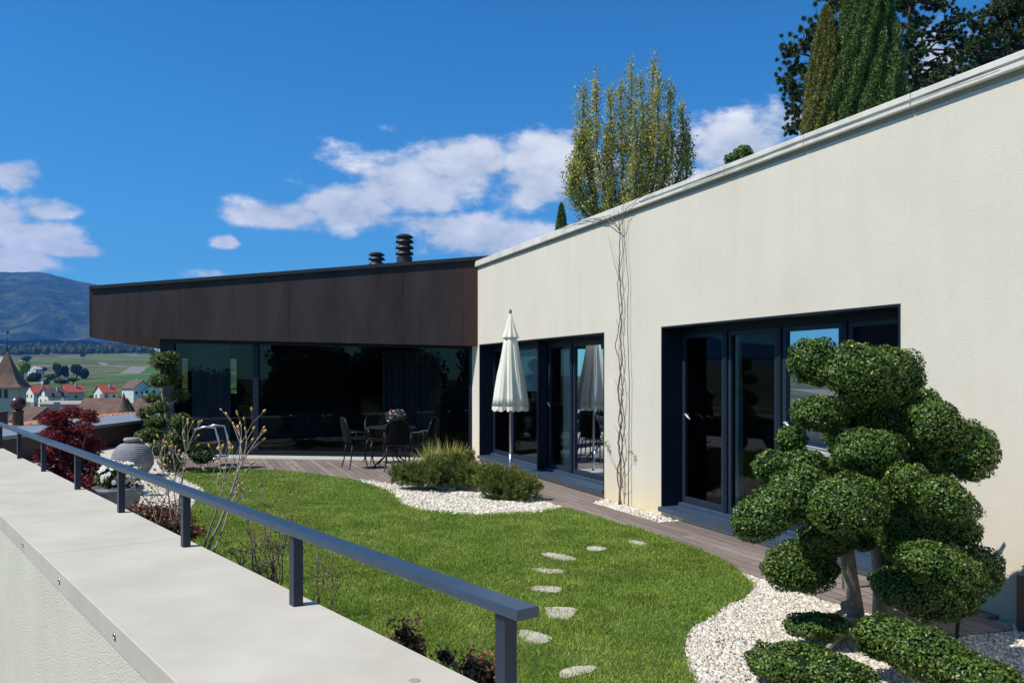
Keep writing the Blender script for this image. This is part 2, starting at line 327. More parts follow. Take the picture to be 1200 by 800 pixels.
zinc = mat('zinc', (.22, .26, .29), .5, metal=.3, var=(.28, .32, .34), vscale=.7)
steel = mat('brushed_steel', (.55, .56, .58), .3, metal=.9)
whitem = mat('white_paint', (.8, .8, .78), .5)
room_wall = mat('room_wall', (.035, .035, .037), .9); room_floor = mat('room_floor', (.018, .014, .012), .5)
curtain = mat('curtain_cloth', (.82, .84, .80), .9, transl=.15)
def glassm(name, tint, ior=1.5):
    m = bpy.data.materials.new(name); m.use_nodes = True; N = m.node_tree.nodes; L = m.node_tree.links; N.remove(N['Principled BSDF'])
    t = N.new('ShaderNodeBsdfTransparent'); t.inputs[0].default_value = (*tint, 1); g = N.new('ShaderNodeBsdfGlossy'); g.inputs['Roughness'].default_value = 0.0
    g.inputs[0].default_value = (.62, .68, .74, 1); fr = N.new('ShaderNodeFresnel'); fr.inputs[0].default_value = ior; mx = N.new('ShaderNodeMixShader')
    L.new(fr.outputs[0], mx.inputs[0]); L.new(t.outputs[0], mx.inputs[1]); L.new(g.outputs[0], mx.inputs[2]); L.new(mx.outputs[0], N['Material Output'].inputs[0]); return m
glass = glassm('window_glass', (.74, .80, .80), 1.42); glass_dark = glassm('tinted_glass', (.30, .36, .40), 1.42)

# ------------------------------------------------------------------ stucco house wing
O0 = Vector((-.6, 16.7, 0))
WM = Matrix(((WD.x, -WN.x, 0, O0.x), (WD.y, -WN.y, 0, O0.y), (0, 0, 1, 0), (0, 0, 0, 1)))   # local: s along wall, d behind wall plane, z
def sY(Y): return (16.7 - Y)/.9342
def wpt(s, d, z): return WM @ Vector((s, d, z))
HEAD = 2.28; SILL = .06; TOPW = 3.82; S0 = sY(17.25); S1 = 21.
a0, a1 = sY(16.8), sY(11.79); b0, b1 = sY(10.37), sY(6.90)
house = thing('stucco_house', 'long cream stucco house wing with pale stone coping and two wide dark window bays', 'house', O0)
w = MB(WM)
for (s_0, s_1, z0, z1) in [(S0, a0, -.3, HEAD), (a0, a1, -.3, SILL), (a1, b0, -.3, HEAD), (b0, b1, -.3, SILL), (b1, S1, -.3, HEAD), (S0, S1, HEAD, TOPW)]:
    w.box((s_0, 0, z0), (s_1, .345, z1))
w.build('wall', stucco, house)
c = MB(WM); s = S0 - .02
while s < S1:
    e = min(s + 1.25, S1); c.box((s, -.055, TOPW), (e-.006, .40, 3.93)); s = e
c.build('coping', copingm, house, bevel=.008)
c = MB(WM); c.box((S0, -.012, TOPW-.035), (S1, -.001, TOPW-.003)); c.build('drip_trim', mat('drip_trim', (.30, .28, .22), .7), house)
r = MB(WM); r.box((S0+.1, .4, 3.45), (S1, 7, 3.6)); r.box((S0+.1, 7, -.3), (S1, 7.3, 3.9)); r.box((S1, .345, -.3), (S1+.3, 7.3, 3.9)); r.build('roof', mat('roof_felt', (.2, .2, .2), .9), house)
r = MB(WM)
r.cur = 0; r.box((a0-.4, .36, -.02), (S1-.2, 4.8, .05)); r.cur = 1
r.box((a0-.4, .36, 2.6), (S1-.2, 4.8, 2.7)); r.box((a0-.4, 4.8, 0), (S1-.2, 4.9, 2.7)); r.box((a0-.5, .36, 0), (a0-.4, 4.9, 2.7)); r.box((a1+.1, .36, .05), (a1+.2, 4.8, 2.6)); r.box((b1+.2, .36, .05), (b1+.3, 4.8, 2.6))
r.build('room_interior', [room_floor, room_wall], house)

def window(name_label, s0, s1, mull, part=None, handles=(), blind_box=None):
    g = MB(WM); G = .31
    # metal lining of the reveal and the head
    g.box((s0, -.006, SILL+.045), (s0+.02, .35, HEAD-.02)); g.box((s1-.02, -.006, SILL+.045), (s1, .35, HEAD-.02)); g.box((s0, -.006, HEAD-.02), (s1, .35, HEAD+.002))
    g.box((s0+.02, G-.04, HEAD-.09), (s1-.02, .35, HEAD-.02))
    f = g.build('window', anth, house); tag(f, name_label)
    sm = MB(WM); sm.box((s0-.005, -.05, SILL-.012), (s1+.005, .35, SILL+.045)); sm.box((s0+.02, G-.09, SILL+.045), (s1-.02, .35, SILL+.085)); sm.build('sill', mat('sill_metal', (.035, .058, .095), .4, spec=.4, var=(.045, .07, .11), vscale=9), f, bevel=.004)
    edges = [s0+.02] + list(mull) + [s1-.02]
    for i in range(len(edges)-1):
        x0, x1 = edges[i]+(.035 if i else 0), edges[i+1]-(.035 if i < len(edges)-2 else 0)
        if part and abs(edges[i]-part) < 1e-6: x0 = part + .07
        fr = MB(WM); z0, z1 = SILL+.09, HEAD-.09; t = .055
        fr.box((x0, G-.03, z0), (x0+t, G+.03, z1)); fr.box((x1-t, G-.03, z0), (x1, G+.03, z1)); fr.box((x0+t, G-.03, z0), (x1-t, G+.03, z0+.07)); fr.box((x0+t, G-.03, z1-.05), (x1-t, G+.03, z1))
        fr.build('frame', anth2, f, bevel=.004)
        p = MB(WM); p.add([(x0+t, G, z0+.07), (x1-t, G, z0+.07), (x1-t, G, z1-.05), (x0+t, G, z1-.05)], [(0, 1, 2, 3)]); p.build('pane', glass if not (len(mull) == 3 and not part and i == 3) else mat('dark_recess_panel', (.008, .008, .010), .7, spec=.15), f)  # last pane is a near-black panel standing in for the dark recess
    for q in mull:
        mu = MB(WM); mu.box((q-.033, G-.05, SILL+.087), (q+.033, G+.05, HEAD-.091)); mu.build('mullion', anth, f, bevel=.003)
    if part: fn_ = MB(WM); fn_.box((part-.01, .10, SILL+.047), (part+.05, G-.052, HEAD-.022)); fn_.build('fin', anth, f, bevel=.003)
    for q in handles:
        h = MB(WM); h.tube([(q, G-.035, 1.22), (q, G-.085, 1.22), (q+.02, G-.09, 1.225), (q+.12, G-.09, 1.17)], .011, 8); h.build('handle', mat('satin_handle', (.75, .76, .78), .3, metal=.5), f, smooth=True)
    return f
sp = sY(14.28-.0); ml = sY(15.98+.0); mr_ = sY(13.47-.12)
window('dark metal window bay under the parasol with a central fin', a0, a1, [sY(15.86), sp, sY(13.34)], part=sp, handles=[sY(14.28)+.15])
bq = (b1-b0)/4
window('dark metal window bay behind the large cloud-pruned tree', b0, b1, [b0+bq, b0+2*bq, b0+3*bq], handles=[b0+.16, b0+2*bq+.13])
# roller screen behind the glass of the first bay
q = MB(WM); q.box((a0+.15, .36, 1.42), (sp-.10, .372, 2.02)); q.box((a0+.15, .355, 1.40), (sp-.10, .377, 1.42))
tag(q.build('blind_recess_sheet', mat('blind_cloth', (.42, .42, .44), .9)), 'grey roller blind half lowered in the window left of the central fin', 'blind')
def curtain_sheet(M, x0, x1, d, z0, z1, label, amp=.035, waves=9, taper=0, m=curtain, group=None):
    n = waves*10; V = []; Fc = []
    rows = 10
    for j in range(rows+1):
        t = j/rows
        for i in range(n+1):
            u = i/n; wd = (x1-x0)*(1 - taper*math.sin(math.pi*min(1, t*1.1))*.5); x = x0 + u*wd
            V.append(M @ Vector((x, d + amp*math.sin(u*waves*2*math.pi + .6*math.sin(t*3+u*7))*(1+.3*math.sin(u*23)), z0 + (z1-z0)*t)))
    for j in range(rows):
        for i in range(n): a = j*(n+1)+i; Fc.append((a, a+1, a+n+2, a+n+1))
    me = bpy.data.meshes.new('curtain'); me.from_pydata([tuple(v) for v in V], [], Fc); o = link('curtain', me, m, smooth=True)
    return tag(o, label, 'curtain', group)
curtain_sheet(WM, sY(14.05), sY(13.6), .5, .08, 2.2, 'pale sheer curtain gathered behind the glazed door right of the central fin', waves=7, taper=.5)
curtain_sheet(WM, sY(13.05), sY(12.6), .5, .08, 2.2, 'pale sheer curtain behind the wide pane nearest the bare vine', waves=6)
q = MB(WM); q.box((b0+3*bq+.10, .35, .16), (b1-.08, .36, 2.15)); tag(q.build('blind_recess_sheet', mat('recess_black', (.012, .013, .015), .9)), 'black sheet standing in for the dark recess behind the last pane above the cloud-pruned tree', 'blind')  # black sheet added to keep the recess of the last bay dark
curtain_sheet(WM, b0+.45, b0+.85, .55, .08, 2.2, 'dim curtain behind the first door of the bay behind the cloud-pruned tree', waves=5)

# ------------------------------------------------------------------ glass pavilion with weathered steel fascia
GD = Vector((-5.54, .78, 0)); GL = GD.length; gd = GD.normalized(); gn = Vector((-gd.y, gd.x, 0)); gn = gn if gn.y < 0 else -gn
GO = Vector((-.81, 17.25, 0)); FO = Vector((-.676, 16.9, 0)); OV = .35
GM = Matrix(((gd.x, -gn.x, 0, GO.x), (gd.y, -gn.y, 0, GO.y), (0, 0, 1, 0), (0, 0, 0, 1)))   # local: t along glass to the left, d behind, z
pav = thing('glass_pavilion', 'low glazed pavilion under a dark weathered steel roof fascia', 'pavilion', GO)
GT = 1.151*GL   # left end of glass
FT = 1.485*GL
def ftop(t): return 4.03 + (3.56-4.03)*t/FT
def fbot(t): return 2.255 + (2.48-2.255)*t/FT
fm = MB()
def fpt(t, z, d=0): p = FO + gd*t - gn*d; return (p.x, p.y, z)
# fascia as a row of steel panels with thin joints
tt = [-.12, .32]
while tt[-1] + 1.25 < FT: tt.append(tt[-1] + 1.2)
tt.append(FT)
for i in range(len(tt)-1):
    x0, x1 = tt[i], tt[i+1]-.005
    vs = [fpt(x0, fbot(x0)), fpt(x1, fbot(x1)), fpt(x1, ftop(x1)-.07), fpt(x0, ftop(x0)-.07), fpt(x0, fbot(x0), .06), fpt(x1, fbot(x1), .06), fpt(x1, ftop(x1)-.07, .06), fpt(x0, ftop(x0)-.07, .06)]
    fm.cur = 0; fm.add(vs, [(0,1,2,3),(7,6,5,4),(0,4,5,1),(1,5,6,2),(2,6,7,3),(3,7,4,0)])
def fascia_mat():
    m = bpy.data.materials.new('weathered_steel'); m.use_nodes = True; N = m.node_tree.nodes; L = m.node_tree.links; b = N['Principled BSDF']; b.inputs['Roughness'].default_value = .6; b.inputs['Metallic'].default_value = .1; b.inputs['Specular IOR Level'].default_value = .3
    tc = N.new('ShaderNodeTexCoord'); mp = N.new('ShaderNodeMapping'); L.new(tc.outputs['Object'], mp.inputs[0]); mp.inputs['Scale'].default_value = (1.6, 1.6, .35)
    n = N.new('ShaderNodeTexNoise'); L.new(mp.outputs[0], n.inputs[0]); n.inputs['Scale'].default_value = 1.5; n.inputs['Detail'].default_value = 12; n.inputs['Roughness'].default_value = .7
    cr = N.new('ShaderNodeValToRGB'); L.new(n.outputs[0], cr.inputs[0]); e = cr.color_ramp.elements; e[0].position = .3; e[0].color = (.018, .012, .012, 1); e[1].position = .72; e[1].color = (.046, .033, .034, 1); e[0].position = .34; e[1].position = .7
    # reddish light bounced off the stucco, painted into the steel near the corner
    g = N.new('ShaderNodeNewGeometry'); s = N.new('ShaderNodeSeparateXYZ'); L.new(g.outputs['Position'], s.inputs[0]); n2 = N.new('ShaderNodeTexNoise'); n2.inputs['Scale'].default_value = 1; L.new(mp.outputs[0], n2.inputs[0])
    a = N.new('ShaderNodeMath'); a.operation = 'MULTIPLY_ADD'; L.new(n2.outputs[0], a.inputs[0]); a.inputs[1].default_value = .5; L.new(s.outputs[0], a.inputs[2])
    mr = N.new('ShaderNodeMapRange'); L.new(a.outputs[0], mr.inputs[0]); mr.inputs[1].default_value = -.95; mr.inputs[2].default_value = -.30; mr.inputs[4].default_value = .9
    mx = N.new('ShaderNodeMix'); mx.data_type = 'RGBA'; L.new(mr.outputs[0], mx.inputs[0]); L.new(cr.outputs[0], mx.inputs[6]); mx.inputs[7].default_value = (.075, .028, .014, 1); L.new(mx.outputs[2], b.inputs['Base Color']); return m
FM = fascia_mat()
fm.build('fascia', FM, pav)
BL = Vector((-11.07, 27)); BR = Vector((5.2, 27.2))
p0 = fpt(-.45, 0, .06); p1 = fpt(FT-.004, 0, .06)
rf = MB(); rf.prism([(p0[0], p0[1]), (p1[0], p1[1]), (BL.x, BL.y), (BR.x, BR.y)], [fbot(0)+.002, fbot(FT)+.002, 2.48, 2.3], [ftop(0)-.1, ftop(FT)-.1, 3.5, 3.95]); rf.build('roof_slab', soffitm, pav)
rc = MB()
def coping_strip(pa, pb, za, zb, wd, nx, ny):
    vs = []
    for (p, z) in ((pa, za), (pb, zb)):
        for (o_, zz) in ((-.05, z-.07), (wd, z-.07), (wd, z), (-.05, z)): vs.append((p[0]+nx*o_, p[1]+ny*o_, zz))
    rc.add(vs, [(0,1,2,3),(7,6,5,4),(0,4,5,1),(1,5,6,2),(2,6,7,3),(3,7,4,0)])
coping_strip(fpt(-.45, 0), fpt(FT+.02, 0), ftop(-.3), ftop(FT), .35, -gn.x, -gn.y)
rc.build('roof_edge', mat('roof_edge_metal', (.022, .02, .024), .5, metal=.3), pav)
# left end of the fascia
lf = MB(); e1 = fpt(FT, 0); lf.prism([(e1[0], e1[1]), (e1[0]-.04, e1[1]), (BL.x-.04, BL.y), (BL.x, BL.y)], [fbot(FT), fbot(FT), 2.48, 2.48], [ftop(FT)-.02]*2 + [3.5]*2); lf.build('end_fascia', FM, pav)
# glazing: posts and panes
def gtop(t): return 2.262 + (2.40-2.262)*t/GT
posts = [(0.02, .10), (GT*.0+1.6, 0), (0, 0)]
pxs = [204, 300, 553]
def t_at(px, d=0):
    m_ = (px-600)/F; o = GO - gn*d; return (m_*o.y - o.x)/(gd.x - m_*gd.y)
tm = t_at(300); te = t_at(204)
fr = MB(GM)
fr.box((0, -.05, 0.0), (te+.12, .08, .045)); fr.box((0, -.03, .05), (te+.1, .06, .10))
fr.build('floor_track', anth, pav)
for (x0, x1, d0, d1) in [(.0, .06, -.02, .06), (tm-.07, tm+.05, -.04, .06), (te-.02, te+.30, -.04, .30)]:
    k = MB(GM); k.box((x0, d0, .10), (x1, d1, fbot((x0+x1)/2)+.05)); k.build('post', anth, pav, bevel=.004)
hd = MB(GM); hd.add([(0, -.03, gtop(0)-.05), (te, -.03, gtop(te)-.05), (te, -.03, 2.6), (0, -.03, 2.6), (0, .05, gtop(0)-.05), (te, .05, gtop(te)-.05), (te, .05, 2.6), (0, .05, 2.6)], [(0,1,2,3),(7,6,5,4),(0,4,5,1),(1,5,6,2),(2,6,7,3),(3,7,4,0)]); hd.build('head_rail', anth, pav)
for (x0, x1) in [(.06, tm-.07), (tm+.05, te-.02)]:
    k = MB(GM); k.add([(x0, 0, .10), (x1, 0, .10), (x1, 0, gtop(x1)-.05), (x0, 0, gtop(x0)-.05)], [(0,1,2,3)]); k.build('pane', glass_dark, pav)
# side glass, interior
sb = wpt(S0+.3, 7, 0)
lw = MB(); lp = GM @ Vector((te+.24, .3, 0)); ld = Vector((-2.2, 9, 0)).normalized()
q2 = lp + ld*7.4
lw.add([(lp.x, lp.y, .05), (q2.x, q2.y, .05), (q2.x, q2.y, 2.45), (lp.x, lp.y, 2.45)], [(0,1,2,3)]); lw.build('side_pane', glass_dark, pav)
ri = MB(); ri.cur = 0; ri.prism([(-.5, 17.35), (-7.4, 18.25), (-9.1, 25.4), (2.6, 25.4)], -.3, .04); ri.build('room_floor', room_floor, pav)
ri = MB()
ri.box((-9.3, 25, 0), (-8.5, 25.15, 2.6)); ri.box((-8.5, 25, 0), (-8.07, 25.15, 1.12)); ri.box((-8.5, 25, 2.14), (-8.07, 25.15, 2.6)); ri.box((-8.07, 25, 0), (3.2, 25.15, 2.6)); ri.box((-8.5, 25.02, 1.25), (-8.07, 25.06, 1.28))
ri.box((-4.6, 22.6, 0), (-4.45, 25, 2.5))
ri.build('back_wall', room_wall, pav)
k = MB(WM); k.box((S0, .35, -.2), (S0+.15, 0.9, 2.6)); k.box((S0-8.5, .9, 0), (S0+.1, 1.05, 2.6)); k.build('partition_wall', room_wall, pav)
curtain_sheet(GM, te-.15, te-1.05, .45, .06, 2.38, 'dim sheer curtain behind the left corner pane of the glass pavilion', waves=12, m=mat('dim_curtain', (.30, .36, .42), .9, transl=.2))
curtain_sheet(GM, .75, 2.0, .45, .06, 2.2, 'dim curtain inside the pavilion beside the stucco corner', waves=10, m=mat('dusk_curtain', (.10, .12, .12), .9))
# sofa inside
k = thing('sofa', 'low grey sofa inside the dark pavilion behind the glass', 'sofa', (-5.2, 20.6, .04))
b_ = MB(); b_.box((-6.5, 20.5, .1), (-3.0, 21.3, .42)); b_.build('seat', mat('sofa_cloth', (.09, .09, .095), .9), k, bevel=.05, seg=3)
b_ = MB(); b_.box((-6.5, 21.3, .1), (-3.0, 21.55, .78)); b_.build('backrest', MATS['sofa_cloth'], k, bevel=.05, seg=3)
# chimneys
def chimney(px, Y, ytop, zbase, bodyh, label):
    X = (px-600)/F*Y; zt = EYE+(HY-ytop)/F*Y; t = thing('chimney', label, 'chimney', (X, Y, zbase), 'roof chimneys with louvred cowls')
    b = MB(); b.lathe([(.185, zbase), (.185, zt-.52)], (X, Y, 0), 28); b.lathe([(.13, zt-.52), (.13, zt-.05)], (X, Y, 0), 24); b.build('flue', corten, t, smooth=False)
    for i in range(3):
        z = zt-.47+i*.14; l = MB(); l.lathe([(.135, z+.05), (.215, z), (.215, z+.015), (.19, z+.055), (.135, z+.08)], (X, Y, 0), 28); l.build('louvre', MATS['roof_edge_metal'], t)
    l = MB(); l.lathe([(.0, zt-.075), (.205, zt-.075), (.205, zt-.05), (.12, zt), (0, zt)], (X, Y, 0), 28); l.build('cap', MATS['roof_edge_metal'], t)
chimney(474, 20, 275, 3.6, 1, 'taller round brown chimney with louvred cowl on the pavilion roof')
chimney(441.5, 22, 296, 3.6, .2, 'shorter louvred chimney cowl just left of the tall round chimney')

# ------------------------------------------------------------------ terrace ground, deck, lawn, gravel
wallY = lambda Y, off=0: (WC - WS*Y - off/.9342, Y)
def se(Y): return (-.848 - .775*(Y-4.24), Y)      # garden edge of the parapet slab
deckm = None
def deck_material():
    m = bpy.data.materials.new('deck_boards'); m.use_nodes = True; N = m.node_tree.nodes; L = m.node_tree.links; b = N['Principled BSDF']; b.inputs['Roughness'].default_value = .75; b.inputs['Specular IOR Level'].default_value = .25
    g = N.new('ShaderNodeTexCoord'); mp = N.new('ShaderNodeMapping'); L.new(g.outputs['Object'], mp.inputs[0]); mp.inputs['Rotation'].default_value = (0, 0, math.atan2(.9342, .3568))
    br = N.new('ShaderNodeTexBrick'); L.new(mp.outputs[0], br.inputs[0]); br.inputs['Scale'].default_value = 1; br.inputs['Brick Width'].default_value = 2.6; br.inputs['Row Height'].default_value = .125
    br.inputs['Mortar Size'].default_value = .0035; br.inputs['Mortar Smooth'].default_value = .2; br.inputs['Color1'].default_value = (.19, .15, .13, 1); br.inputs['Color2'].default_value = (.28, .235, .205, 1); br.inputs['Mortar'].default_value = (.03, .022, .02, 1)
    mp2 = N.new('ShaderNodeMapping'); L.new(mp.outputs[0], mp2.inputs[0]); mp2.inputs['Scale'].default_value = (1.2, 30, 1); n = N.new('ShaderNodeTexNoise'); L.new(mp2.outputs[0], n.inputs[0]); n.inputs['Scale'].default_value = 1.5; n.inputs['Detail'].default_value = 8
    cr = N.new('ShaderNodeValToRGB'); L.new(n.outputs[0], cr.inputs[0]); cr.color_ramp.elements[0].position = .3; cr.color_ramp.elements[0].color = (.6, .6, .62, 1); cr.color_ramp.elements[1].position = .72; cr.color_ramp.elements[1].color = (1.2, 1.18, 1.15, 1)
    mx = N.new('ShaderNodeMix'); mx.data_type = 'RGBA'; mx.blend_type = 'MULTIPLY'; mx.inputs[0].default_value = 1; L.new(br.outputs[0], mx.inputs[6]); L.new(cr.outputs[0], mx.inputs[7]); L.new(mx.outputs[2], b.inputs['Base Color'])
    inv = N.new('ShaderNodeMath'); inv.operation = 'SUBTRACT'; inv.inputs[0].default_value = 1; L.new(br.outputs['Fac'], inv.inputs[1])
    bp = N.new('ShaderNodeBump'); bp.inputs['Distance'].default_value = .012; bp.inputs['Strength'].default_value = .8; L.new(inv.outputs[0], bp.inputs['Height']); L.new(bp.outputs[0], b.inputs['Normal']); return m
far_edge = [(205, 552.5), (218, 551), (245, 549.5), (270, 549), (315, 550), (348, 552.5), (375, 555.5), (402, 560), (420, 562)]
bay = [(420, 563), (440, 568), (460, 576), (474, 590), (485, 594), (500, 597), (540, 600), (580, 601), (620, 599), (640, 597), (656, 593)]
edge2 = [(665, 595), (683, 599), (702, 606), (725, 613), (750, 619), (780, 629), (812, 640), (835, 649), (850, 656), (867, 667.5), (880, 680), (884, 686)]
edge3 = [(872, 699), (850, 706), (832, 722), (812, 731), (805, 742), (801, 760), (806, 780), (816, 798), (835, 830), (870, 900)]
lawn_left = [(238, 575), (228, 588), (222, 600)]
lawn_poly = [P(*p) for p in lawn_left[::-1]] + [P(*p) for p in [(228, 568), (212, 560)] + far_edge + bay + edge2 + edge3]
lawn_poly += [(.95, 3.3), (.6, 2.2), (se(2.2)[0]+.05, 2.2), (se(4.0)[0]+.05, 4.0), (se(9.2)[0]+.12, 9.2)]
def smooth_poly(pl, it=1):
    for _ in range(it):
        o = []
        for i in range(len(pl)):
            a, b = pl[i], pl[(i+1) % len(pl)]; o += [(a[0]*.8+b[0]*.2, a[1]*.8+b[1]*.2), (a[0]*.2+b[0]*.8, a[1]*.2+b[1]*.8)]
        pl = o
    return pl
lawn_poly = smooth_poly(lawn_poly, 1)
tg = MB(); ter = [(-.2, 17.5), (-7.4, 18.4), (-9.6, 21.9), (-9.75, 16.4), se(16.2), se(2.0), (2.2, -2.5), (wallY(-2.5)), wallY(17.4)]
ter = [(WC+.1-WS*17.6, 17.6), (-7.4, 18.3), (-9.4, 22), (-9.7, 16.3), se(16.0), se(-2.4), wallY(-2.4, -.1)]
tg.prism(ter, -5, -.03)
gravel_base = mat('gravel_ground', (.42, .39, .33), .9, var=(.66, .63, .57), vscale=55, bump=.8, bscale=60, bdist=.015)
tag(tg.build('gravel_ground', gravel_base), kind='structure')
# deck: along the glass and along the wall
dk_lo = [P(*p) for p in [(120, 549), (205, 549)] + far_edge[1:]]
deck_poly = [(-6.9, 17.1), P(205, 545)] + [P(*p) for p in [(210, 551.5)] + far_edge[1:]] + [P(440, 564.5), P(470, 567), P(560, 571), P(600, 578), P(640, 588), P(656, 592)] + [P(*p) for p in edge2[:-2]] + [P(930, 690), P(1000, 712), P(1060, 728), P(1120, 744), P(1188, 736.5), P(1153, 722.5), P(1172, 720.5)]
w_far = [wallY(P(1172, 720.5)[1]+.02, .02), wallY(11.25, .02), wallY(11.6, .40), wallY(10.35, .40), wallY(10.1, .02)]
sg0 = P(1172, 720.5)
deck_poly += [wallY(sg0[1]+.1, .004), wallY(9.95, .004), wallY(9.85, .30), wallY(11.35, .36), wallY(11.75, .004), wallY(17.2, .004)]
gline = lambda t, d: tuple((GM @ Vector((t, -d, 0)))[:2])
deck_poly += [gline(.1, .72), gline(te, .72)]
dm = MB(); dm.prism(deck_poly, -.028, 0.0)
tag(dm.build('terrace_deck', deck_material(), bevel=0), kind='structure')
stp = MB(); stp.prism([gline(0, .715), gline(te+.5, .715), gline(te+.5, .056), gline(0.0, .056)], -.02, .006); tag(stp.build('stone_threshold_paving', mat('threshold_stone', (.36, .34, .29), .8, var=(.42, .40, .35), vscale=4)), kind='structure')

lb = MB(); lb.prism(lawn_poly, -.03, -.006)
lawn_base = mat('lawn_soil', (.045, .085, .012), .95, var=(.08, .13, .02), vscale=14)
tag(lb.build('lawn', lawn_base), kind='structure')
stones_px = [((608, 741), (612, 736), (640, 743), (648, 749), (640, 754), (612, 752)), ((637, 712), (645, 709), (680, 712), (672, 722), (660, 726), (640, 723)), ((654, 789), (664, 782), (696, 778), (702, 782), (690, 788), (660, 794)),
             ((622, 688), (630, 685), (655, 687), (660, 691), (650, 694), (626, 692)), ((620, 665), (640, 665), (662, 667), (664, 671), (640, 672), (622, 669)), ((630, 647), (645, 646), (664, 650), (680, 655), (672, 657), (640, 653)),
             ((686, 641), (694, 639), (709, 641), (712, 644), (700, 645.5), (688, 644)), ((735, 633), (745, 632), (757, 635), (758, 639), (748, 640), (738, 636))]
where = ['beside the rail end, larger one', 'just above the rail end, brightest one', 'lowest one near the bottom edge', 'fourth from the front, half covered by dry grass', 'fifth from the front, wide and thin', 'sixth from the front with a chipped right end', 'seventh from the front, small', 'farthest and smallest one near the deck']
stone_m = mat('stepping_stone', (.34, .30, .23), .85, var=(.52, .48, .40), vscale=9, bump=.3, bscale=40)
stone_polys = []
for pp, lb_ in zip(stones_px, where):
    pl = smooth_poly([P(*p) for p in pp], 1); cx = sum(p[0] for p in pl)/len(pl); cy = sum(p[1] for p in pl)/len(pl)
    rs_ = random.Random(int(cx*1000)); pl = [(cx+(p[0]-cx)*rs_.uniform(.86, 1.12), cy+(p[1]-cy)*rs_.uniform(.80, 1.12)) for p in pl]
    k = MB(); k.prism(pl, -.03, .001); o = k.build('stepping_stone', stone_m); tag(o, 'pale stepping stone in the lawn, ' + lb_, 'stepping stone', 'stepping stones in the lawn'); stone_polys.append(pl)

def grass():
    pts = []
    near = [(-3.5, 2.4), (3.2, 2.4), (3.2, 7.8), (-6, 7.8)]
    p1 = scatter(lawn_poly, 9500); p1 = p1[RNG.uniform(0, 1, len(p1)) < np.clip(1.25 - (p1[:, 1]-4)/9.5, .28, 1)]
    keep = np.ones(len(p1), bool)
    for sp_ in stone_polys: keep &= ~(inside(p1, [(a[0], a[1]) for a in sp_]) & (RNG.uniform(0, 1, len(p1)) < .86))
    p1 = p1[keep]; p1 = p1 + RNG.normal(0, .022, p1.shape); n = len(p1); pos = np.column_stack([p1, np.full(n, -.008)])
    clump = fbm(p1[:, 0], p1[:, 1], .35, 4, 3); 
    d = unit(np.column_stack([RNG.normal(0, .42, n) + (fbm(p1[:,0], p1[:,1], .25, 2, 8)-.5)*1.6, RNG.normal(0, .42, n) + (fbm(p1[:,0], p1[:,1], .25, 2, 9)-.5)*1.6, np.ones(n)]))
    V, Fg = blade_arrays(pos, d, (.014 + .032*clump)*RNG.uniform(.6, 1.25, n), np.clip(.0028 + p1[:, 1]*.0004, .003, .009)*RNG.uniform(.7, 1.3, n), .6)
    m = mat('grass_blades', (.12, .25, .02), .55, spec=.25, var=(.34, .40, .07), vscale=1.1, island=[(.12, .215, .016), (.19, .31, .026), (.28, .41, .045), (.38, .47, .08), (.55, .50, .22)], transl=.3)
    tag(rawmesh('grass', V, Fg, m), 'short mown green lawn grass', 'grass', kind='stuff')
grass()

def pebbles(name, poly, dens, size, label, z=-.022):
    p = scatter(poly, dens); n = len(p)
    cube = np.array([[-1,-1,-1],[1,-1,-1],[1,1,-1],[-1,1,-1],[-1,-1,1],[1,-1,1],[1,1,1],[-1,1,1]])*.5; tp = np.array([1,1,1,1,.62,.62,.62,.62])[:, None]
    B = cube*np.concatenate([np.repeat(tp, 2, 1), np.ones((8, 1))], 1)
    s = size*RNG.lognormal(0, .35, (n, 1, 1))*np.stack([RNG.uniform(.7, 1.3, n), RNG.uniform(.6, 1.1, n), RNG.uniform(.4, .75, n)], -1)[:, None, :]
    V = B[None]*s + RNG.normal(0, .13*size, (n, 8, 3)); a = RNG.uniform(0, 2*math.pi, n); ti = RNG.normal(0, .45, n)
    ca, sa, ct, st = np.cos(a)[:, None], np.sin(a)[:, None], np.cos(ti)[:, None], np.sin(ti)[:, None]
    x, y, zz = V[..., 0], V[..., 1], V[..., 2]; y, zz = y*ct - zz*st, y*st + zz*ct; x, y = x*ca - y*sa, x*sa + y*ca
    V = np.stack([x + p[:, :1], y + p[:, 1:], zz + z + RNG.uniform(0, size*.5, (n, 1))], -1).reshape(-1, 3)
    i = np.arange(n)[:, None]*8; fc = np.array([(0,3,2,1),(4,5,6,7),(0,1,5,4),(1,2,6,5),(2,3,7,6),(3,0,4,7)]); Fp = (i[:, None, :] + fc[None]).reshape(-1, 4)
    m = mat('white_gravel', (.7, .68, .62), .8, island=[(.36, .31, .24), (.55, .50, .42), (.66, .62, .54), (.74, .71, .64), (.50, .42, .30)])
    tag(rawmesh(name, V, Fp, m), label, 'gravel', kind='stuff')
G1 = [P(*p) for p in [(862, 664), (880, 670), (930, 688), (1000, 710), (1060, 726), (1120, 742), (1190, 734), (1175, 720)]] + [wallY(5.95, .0), wallY(3.6, 0), (3.6, 3.3), (.9, 3.3)] + [P(*p) for p in [(816, 800), (805, 782), (799, 760), (803, 742), (810, 730), (830, 721), (850, 704), (872, 697), (884, 686)]]
pebbles('white_gravel', G1, 7500, .0155, 'coarse white gravel bed around the large cloud-pruned tree')
G2 = [P(*p) for p in [(416, 560), (440, 563), (470, 566), (560, 570), (600, 577), (640, 587), (658, 592), (656, 595), (640, 599), (620, 601), (580, 603), (540, 602), (500, 599), (485, 596), (472, 591), (458, 577), (440, 569)]]
pebbles('white_gravel', G2, 2600, .026, 'white gravel bed under the two low pine bushes')
G3 = [wallY(9.95, .0), wallY(9.85, .30), wallY(11.35, .36), wallY(11.75, .0)]
